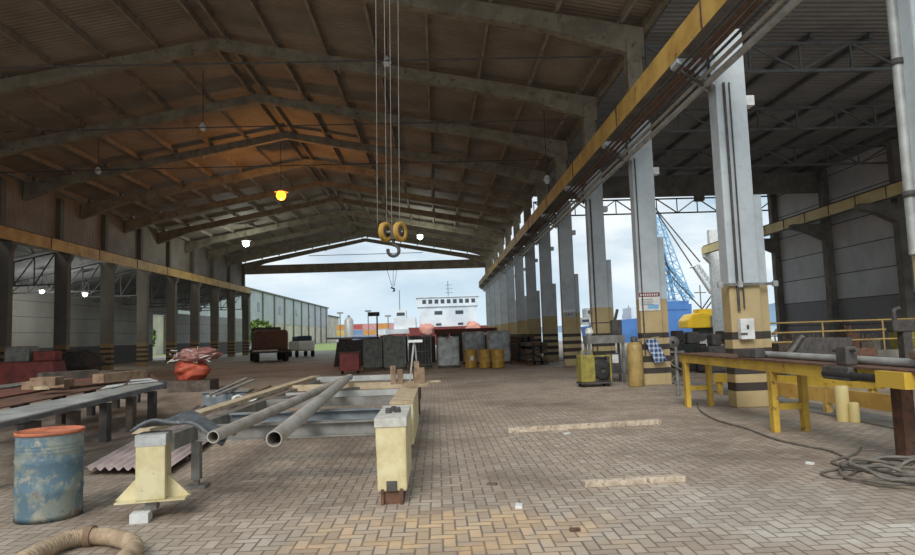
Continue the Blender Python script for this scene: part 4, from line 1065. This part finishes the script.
t = thing('small_boat', 'pale open dinghy on the ground beside the bush', 'boat', (q.x, 96, 0))
MB().prism([(-2.5, .9), (-1.9, .1), (1.9, .1), (2.6, 1.0), (2.2, 1.0), (-2.2, .95)], -.7, .7).build('hull', M['white'], t); MB().box(-1.5, 1.5, -.3, .3, 0, .12).build('keel', M['dark'], t)
t = thing('steel_profile', 'long dark beams lying outside at the hall mouth', 'beam', (-9.5, 88, 0), 0, None, 'thing')
MB().box(-3.5, 3.5, 0, .4, .25, .5).build('upper_flange', M['dark'], t); MB().box(-3.2, 2.8, 0, .4, 0, .25).build('web', M['steel'], t)
# containers
cc = {}
def cmat(k, c):
    if k not in cc: cc[k] = corrugated('container_'+k, c, tuple(int(v*.88) for v in c), .6, 0, .6, .4)
    return cc[k]
cols = dict(orange=(214, 150, 78), red=(190, 88, 84), blue=(120, 150, 190), white=(218, 220, 222), pink=(214, 150, 150), yellow=(222, 190, 104))
def container(label, px, Y, z, w, c):
    q = at(px, 330, Y); t = thing('shipping_container', label, 'container', (q.x, Y, z), 0, 'container stacks in the port')
    MB().box(0, w, 0, 2.5, 0, 2.6).build('box', cmat(c, cols[c]), t)
    f = MB()
    for x in (0, w-.15): f.box(x, x+.15, -.05, .1, 0, 2.62)
    f.box(0, w, -.05, .1, 0, .15); f.box(0, w, -.05, .1, 2.47, 2.62); f.build('corner_frame', M['steel_light'], t)
i = 0
rows = [['white', 'blue', 'blue', 'pink', 'white', 'red'], ['yellow', 'blue', 'orange', 'white', 'red', 'white'], ['orange', 'red', 'pink', 'orange', 'pink', 'blue']]
nm = ['bottom', 'middle', 'top']
pos_n = ['leftmost', 'second from the left', 'third from the left', 'fourth from the left', 'fifth from the left', 'rightmost']
for lv, row in enumerate(rows):
    for j, c in enumerate(row):
        container('%s port container in the %s layer, %s stack' % (c, nm[lv], pos_n[j]), 336+j*13.5, 300, .0+lv*2.62, 6.0, c)
t = thing('silo', 'slim pale silo tower among the containers', 'silo', (at(349, 330, 280).x, 280, 0)); MB().lathe([(0, 10.5), (1.2, 10.2), (1.9, 9), (1.9, 0)], n=18).build('tank', M['steel_light'], t); MB().box(-.5, .5, -.5, .5, 10.3, 11.2).build('vent', M['steel'], t)
for px, py, Y, lab in ((340, 313, 260, 'thin lamp mast left of the pale silo'), (368, 311, 260, 'thin lamp mast over the right of the containers'), (388, 316, 260, 'thin lamp mast right of the containers')):
    q = at(px, py, Y); t = thing('lamp_mast', lab, 'mast', (q.x, Y, 0)); MB().tube([(0, 0, 0), (0, 0, q.z)], .22, 6).build('pole', M['steel'], t); MB().cbox((0, 0, q.z), (2.4, .6, .6)).build('head', M['steel'], t)
# ships
M['lifeboat'] = mat('pale_orange', (214, 150, 132), (190, 130, 116), 1, rough=.6)
def ship(name, label, px0, px1, Y, ztop, hull, parts):
    a, c = at(px0, 330, Y), at(px1, 330, Y); W = c.x-a.x
    t = thing(name, label, 'ship', (a.x, Y, -2.0))
    MB().hexa([(-W*.1, 2, 0), (W*1.1, 2, 0), (W*1.1, 20, 0), (-W*.1, 20, 0), (-W*.18, 0, 5.6), (W*1.18, 0, 5.6), (W*1.18, 22, 5.6), (-W*.18, 22, 5.6)]).build('hull', M[hull], t)
    return t, W
t, W = ship('cargo_ship', 'white cargo ship superstructure with red hull facing the hall mouth', 419, 478, 150, 0, 'red', None)
MB().box(0, W, 1, 12, 5.0, 10.2).build('deckhouse', M['shipwhite'], t)
MB().box(-.3, W+.3, .6, 10, 10.2, 12.3).build('bridge', M['shipwhite'], t)
MB().box(-.6, W+.6, .3, 10.2, 12.3, 12.55).build('bridge_roof', M['shipwhite'], t)
for k in range(9): MB().box(.9+k*1.4, 1.75+k*1.4, .54, .62, 10.9, 11.8).build('bridge_window', M['glass'], t)
for x in (3.6, 8.4): MB().box(x, x+1.8, .9, 1.05, 8.4, 9.2).build('port_window', M['glass'], t); 
for x in (3.9, 8.9): MB().box(x, x+1.2, .9, 1.05, 5.9, 6.4).build('port_window', M['glass'], t)
MB().tube([(6.9, 3, 12.5), (6.9, 3, 16.2)], .1, 6).build('mast', M['steel'], t)
for z in (13.4, 14.3, 15.2): MB().box(6.3, 8.0, 2.95, 3.05, z, z+.1).build('mast_arm', M['steel'], t)
for x in (0.4, 11): MB().grid(lump(x+1.2, .3, 5.2, 1.8, .8, 1.2, int(x)+3), 18, 10).build('lifeboat', M['lifeboat'], t)
t, W = ship('cargo_ship', 'smaller white ship with a thin mast left of the big ship', 390, 417, 175, 0, 'shipwhite', None)
MB().box(1, W*.95, 1, 9, 5.2, 8.6).build('deckhouse', M['shipwhite'], t); MB().box(1.6, W*.6, 1, 7, 8.6, 10.6).build('bridge', M['shipwhite'], t)
MB().tube([(2.6, 2, 10), (2.6, 2, 16)], .12, 6).build('mast', M['steel'], t); MB().box(1.8, W*.55, .9, 1.02, 9.2, 10).build('bridge_window', M['glass'], t); MB().box(-.5, 6, -.1, .05, 3.5, 4.4).build('red_stripe', M['red'], t)
# blue vessel with lattice crane
t = thing('crane_vessel', 'bright blue vessel with raised bow seen between the right columns', 'ship', (0, 84, -2))
a, c = at(608, 322, 84), at(640, 316, 84); e = at(690, 303, 84)
MB().prism([(a.x-1, 0), (e.x, 0), (e.x+.2, e.z+1.9), (e.x-3.4, e.z+1.7), (e.x-3.8, c.z+2.0), (a.x+1, a.z+2.1), (a.x-1.6, a.z+1.5)], 0, 9).build('hull', M['blue'], t)
MB().box(c.x-.5, c.x+2.4, 2, 6, c.z+1.4, c.z+3.2).build('deckhouse', M['shipwhite'], t)
MB().box(e.x-3.2, e.x-.2, -.1, 6, e.z+1.2, e.z+2.3).build('winch_house', M['blue'], t)
def lattice(name, label, p, q, w0, w1, n, m, y_w=.8, parent=None, th=.12):
    p = Vector(p); q = Vector(q); d = q-p; sd = Vector((d.z, 0, -d.x)).normalized(); yy = Vector((0, 1, 0)); b = MB()
    def cn(s): w = w0+(w1-w0)*s; c_ = p+d*s; return [c_-sd*w/2-yy*w/2, c_+sd*w/2-yy*w/2, c_+sd*w/2+yy*w/2, c_-sd*w/2+yy*w/2]
    for i in range(n):
        A, B = cn(i/n), cn((i+1)/n)
        for k in range(4):
            b.bar(A[k], B[k], th, th); b.bar(A[k], B[(k+1) % 4], th*.6, th*.6); b.bar(B[k], B[(k+1) % 4], th*.6, th*.6)
    if parent: return b.build(name, M[m], parent)
    return tag(b.build(name, M[m]), label, 'crane')
T0, T1 = at(676, 303, 86), at(657, 214, 86)
tt = t
off = Vector((0, 84, -2))
lattice('lattice_mast', '', T0-off, T1-off, 3.3, .5, 11, 'blue_light', th=.11, parent=tt)
T2 = at(668, 285, 88)
lattice('jib', '', at(690, 300, 85)-off, at(664, 262, 85)-off, 1.0, .6, 7, 'blue_light', parent=tt, th=.12)
lattice('rear_jib', '', at(672, 303, 87)-off, at(661, 245, 87)-off, .8, .5, 7, 'blue_light', parent=tt, th=.12)
# yellow crawler crane
Y = 58; z0 = -.0
k0 = at(687, 320, Y).x
t = thing('crawler_crane', 'bright yellow crawler crane with a pale boom outside the side bay', 'crane', (k0, Y, 0), 0)
zz = lambda py, px=700, y=Y: at(px, py, y).z
xx = lambda px, y=Y, py=320: at(px, py, y).x-k0
MB().prism([(0, zz(328)), (3.0, zz(328)), (3.1, zz(315)), (1.6, zz(312)), (.5, zz(314)), (0, zz(320))], 0, 2.2).build('engine_house', M['crane_yellow'], t, bevel=.1)
MB().box(2.1, 3.2, -.15, 1.6, zz(328), zz(316)).build('cab', M['steel'], t, bevel=.06); MB().box(1.2, 3.4, .2, 1.6, zz(313), zz(309)).build('gantry', M['crane_yellow'], t)
MB().box(3.3, 4.6, .3, 2, zz(340), zz(322)).build('counterweight', M['crane_yellow'], t)
MB().box(-.3, 4.9, -.4, .5, 0, zz(334)).build('track', M['dark'], t, bevel=.1); MB().box(-.3, 4.9, 2.0, 2.9, 0, zz(334)).build('track', M['dark'], t, bevel=.1)
MB().box(1.2, 3.2, .5, 2, zz(336), zz(327)).build('turntable', M['dark'], t)
def lp(px, py): v = at(px, py, Y+1); return Vector((v.x-k0, 1, v.z))
lattice('boom', '', lp(714, 292), lp(696, 266), .55, .45, 7, 'shipwhite', parent=t, th=.12)
b = MB()
for A, B_ in (((655, 208), (700, 262)), ((658, 214), (692, 266)), ((697, 266), (690, 268)), ((672, 277), (702, 309)), ((702, 309), (714, 292)), ((706, 309), (716, 296)), ((670, 275), (660, 240)), ((664, 262), (675, 276))):
    b.bar(lp(*A), lp(*B_), .09, .09)
b.build('stay_rope', M['dark'], t)
# distant clutter beside the right wall and between the columns
r = random.Random(55)
for i in range(12):
    px = 774+i*2.2; Y2 = 60+(i*5 % 12)*2.1; q = at(px, 333, Y2); hh = r.uniform(.5, 1.2)
    tag(MB().grid(lump(0, 0, hh/2, r.uniform(.5, .8), .7, hh/2, i), 12, 8).build('rubble_lump', M[['white', 'steel', 'rust', 'concrete'][i % 4]], None, (q.x, Y2, 0)), 'pale lump of rubble on the quay beyond the open side bay', 'rubble', 'rubble on the quay')
for i, (px, py, Y2, w) in enumerate(((594, 300, 120, 5), (586, 312, 110, 3), (632, 308, 130, 4))):
    q = at(px, py, Y2); t = thing('port_tower', ['pale deck tower between the third and fourth right columns', 'low white ship cabin left of the pale deck tower', 'pale greenish deck tower behind the blue vessel'][i], 'tower', (q.x-w/2, Y2, -2))
    MB().box(0, w, 0, 4, 0, q.z*.55+2).build('deckhouse', M['shipwhite'], t); MB().box(w*.2, w*.7, 0, 3, q.z*.55+2, q.z*.8+2).build('bridge', M['steel_light'], t); MB().tube([(w*.4, 1, q.z*.8), (w*.4, 1, q.z+2.5)], .1, 5).build('mast', M['steel'], t)
    MB().box(w*.25, w*.65, -.05, .05, q.z*.65+2, q.z*.74+2).build('window', M['glass'], t)
t = thing('utility_pole', 'thin grey pole with cross arms beside the yellow crane', 'pole', (at(702, 320, 66).x, 66, 0)); MB().tube([(0, 0, 0), (0, 0, at(702, 285, 66).z)], .06, 6).build('pole', M['steel'], t); MB().box(-.6, .6, -.05, .05, at(702, 293, 66).z, at(702, 293, 66).z+.1).build('cross_arm', M['steel'], t)

hz_ = bpy.data.materials.new('thin_haze'); hz_.use_nodes = True; ht = hz_.node_tree; ht.nodes.clear()
vo = ht.nodes.new('ShaderNodeVolumeScatter'); vo.inputs['Density'].default_value = HAZE; vo.inputs['Color'].default_value = (1, .93, .85, 1)
mo = ht.nodes.new('ShaderNodeOutputMaterial'); ht.links.new(vo.outputs[0], mo.inputs['Volume'])
if HAZE: tag(MB().box(-30, 23, 2, 82, .01, 11).build('haze', hz_), 'thin warm dusty haze filling the hall air', 'haze', None, 'stuff')
# ================================================================== LIGHT
w = bpy.data.worlds.new('sky'); bpy.context.scene.world = w; w.use_nodes = True
t = w.node_tree; n = t.nodes; l = t.links; bg = n['Background']
class WM: pass
wt = WM(); wt.node_tree = t; nt = NT(wt)
tc = n.new('ShaderNodeTexCoord'); mp = n.new('ShaderNodeMapping'); mp.inputs['Scale'].default_value = (1, 1, 3.4)
l.new(tc.outputs['Generated'], mp.inputs[0])
sx = n.new('ShaderNodeSeparateXYZ'); l.new(tc.outputs['Generated'], sx.inputs[0])
n1 = nt.noise(mp.outputs[0], 2.2, 6, .55); n2 = nt.noise(mp.outputs[0], 5.5, 5, .6)
col = nt.mix(nt.step(n1, .4, .58), lin((164, 190, 208)), lin((228, 234, 237)))
col = nt.mix(nt.m('MULTIPLY', nt.step(n2, .5, .7), .5), col, lin((166, 184, 198)))
col = nt.mix(nt.step(sx.outputs[2], .12, .0), col, lin((204, 220, 230)))
l.new(col, bg.inputs[0]); bg.inputs[1].default_value = SKY
s = bpy.data.lights.new('soft_fill', 'SUN'); s.energy = SUN; s.angle = math.radians(28); s.color = (1, .98, .95)  # soft light added from behind the camera to brighten front faces; overcast sky
o = bpy.data.objects.new('soft_fill', s); C.objects.link(o); o.rotation_euler = (math.radians(52), 0, math.radians(-16))
v = bpy.context.scene.view_settings; v.view_transform = 'Standard'; v.look = 'None'; v.gamma = 1; v.exposure = EXPO; v.use_curve_mapping = False
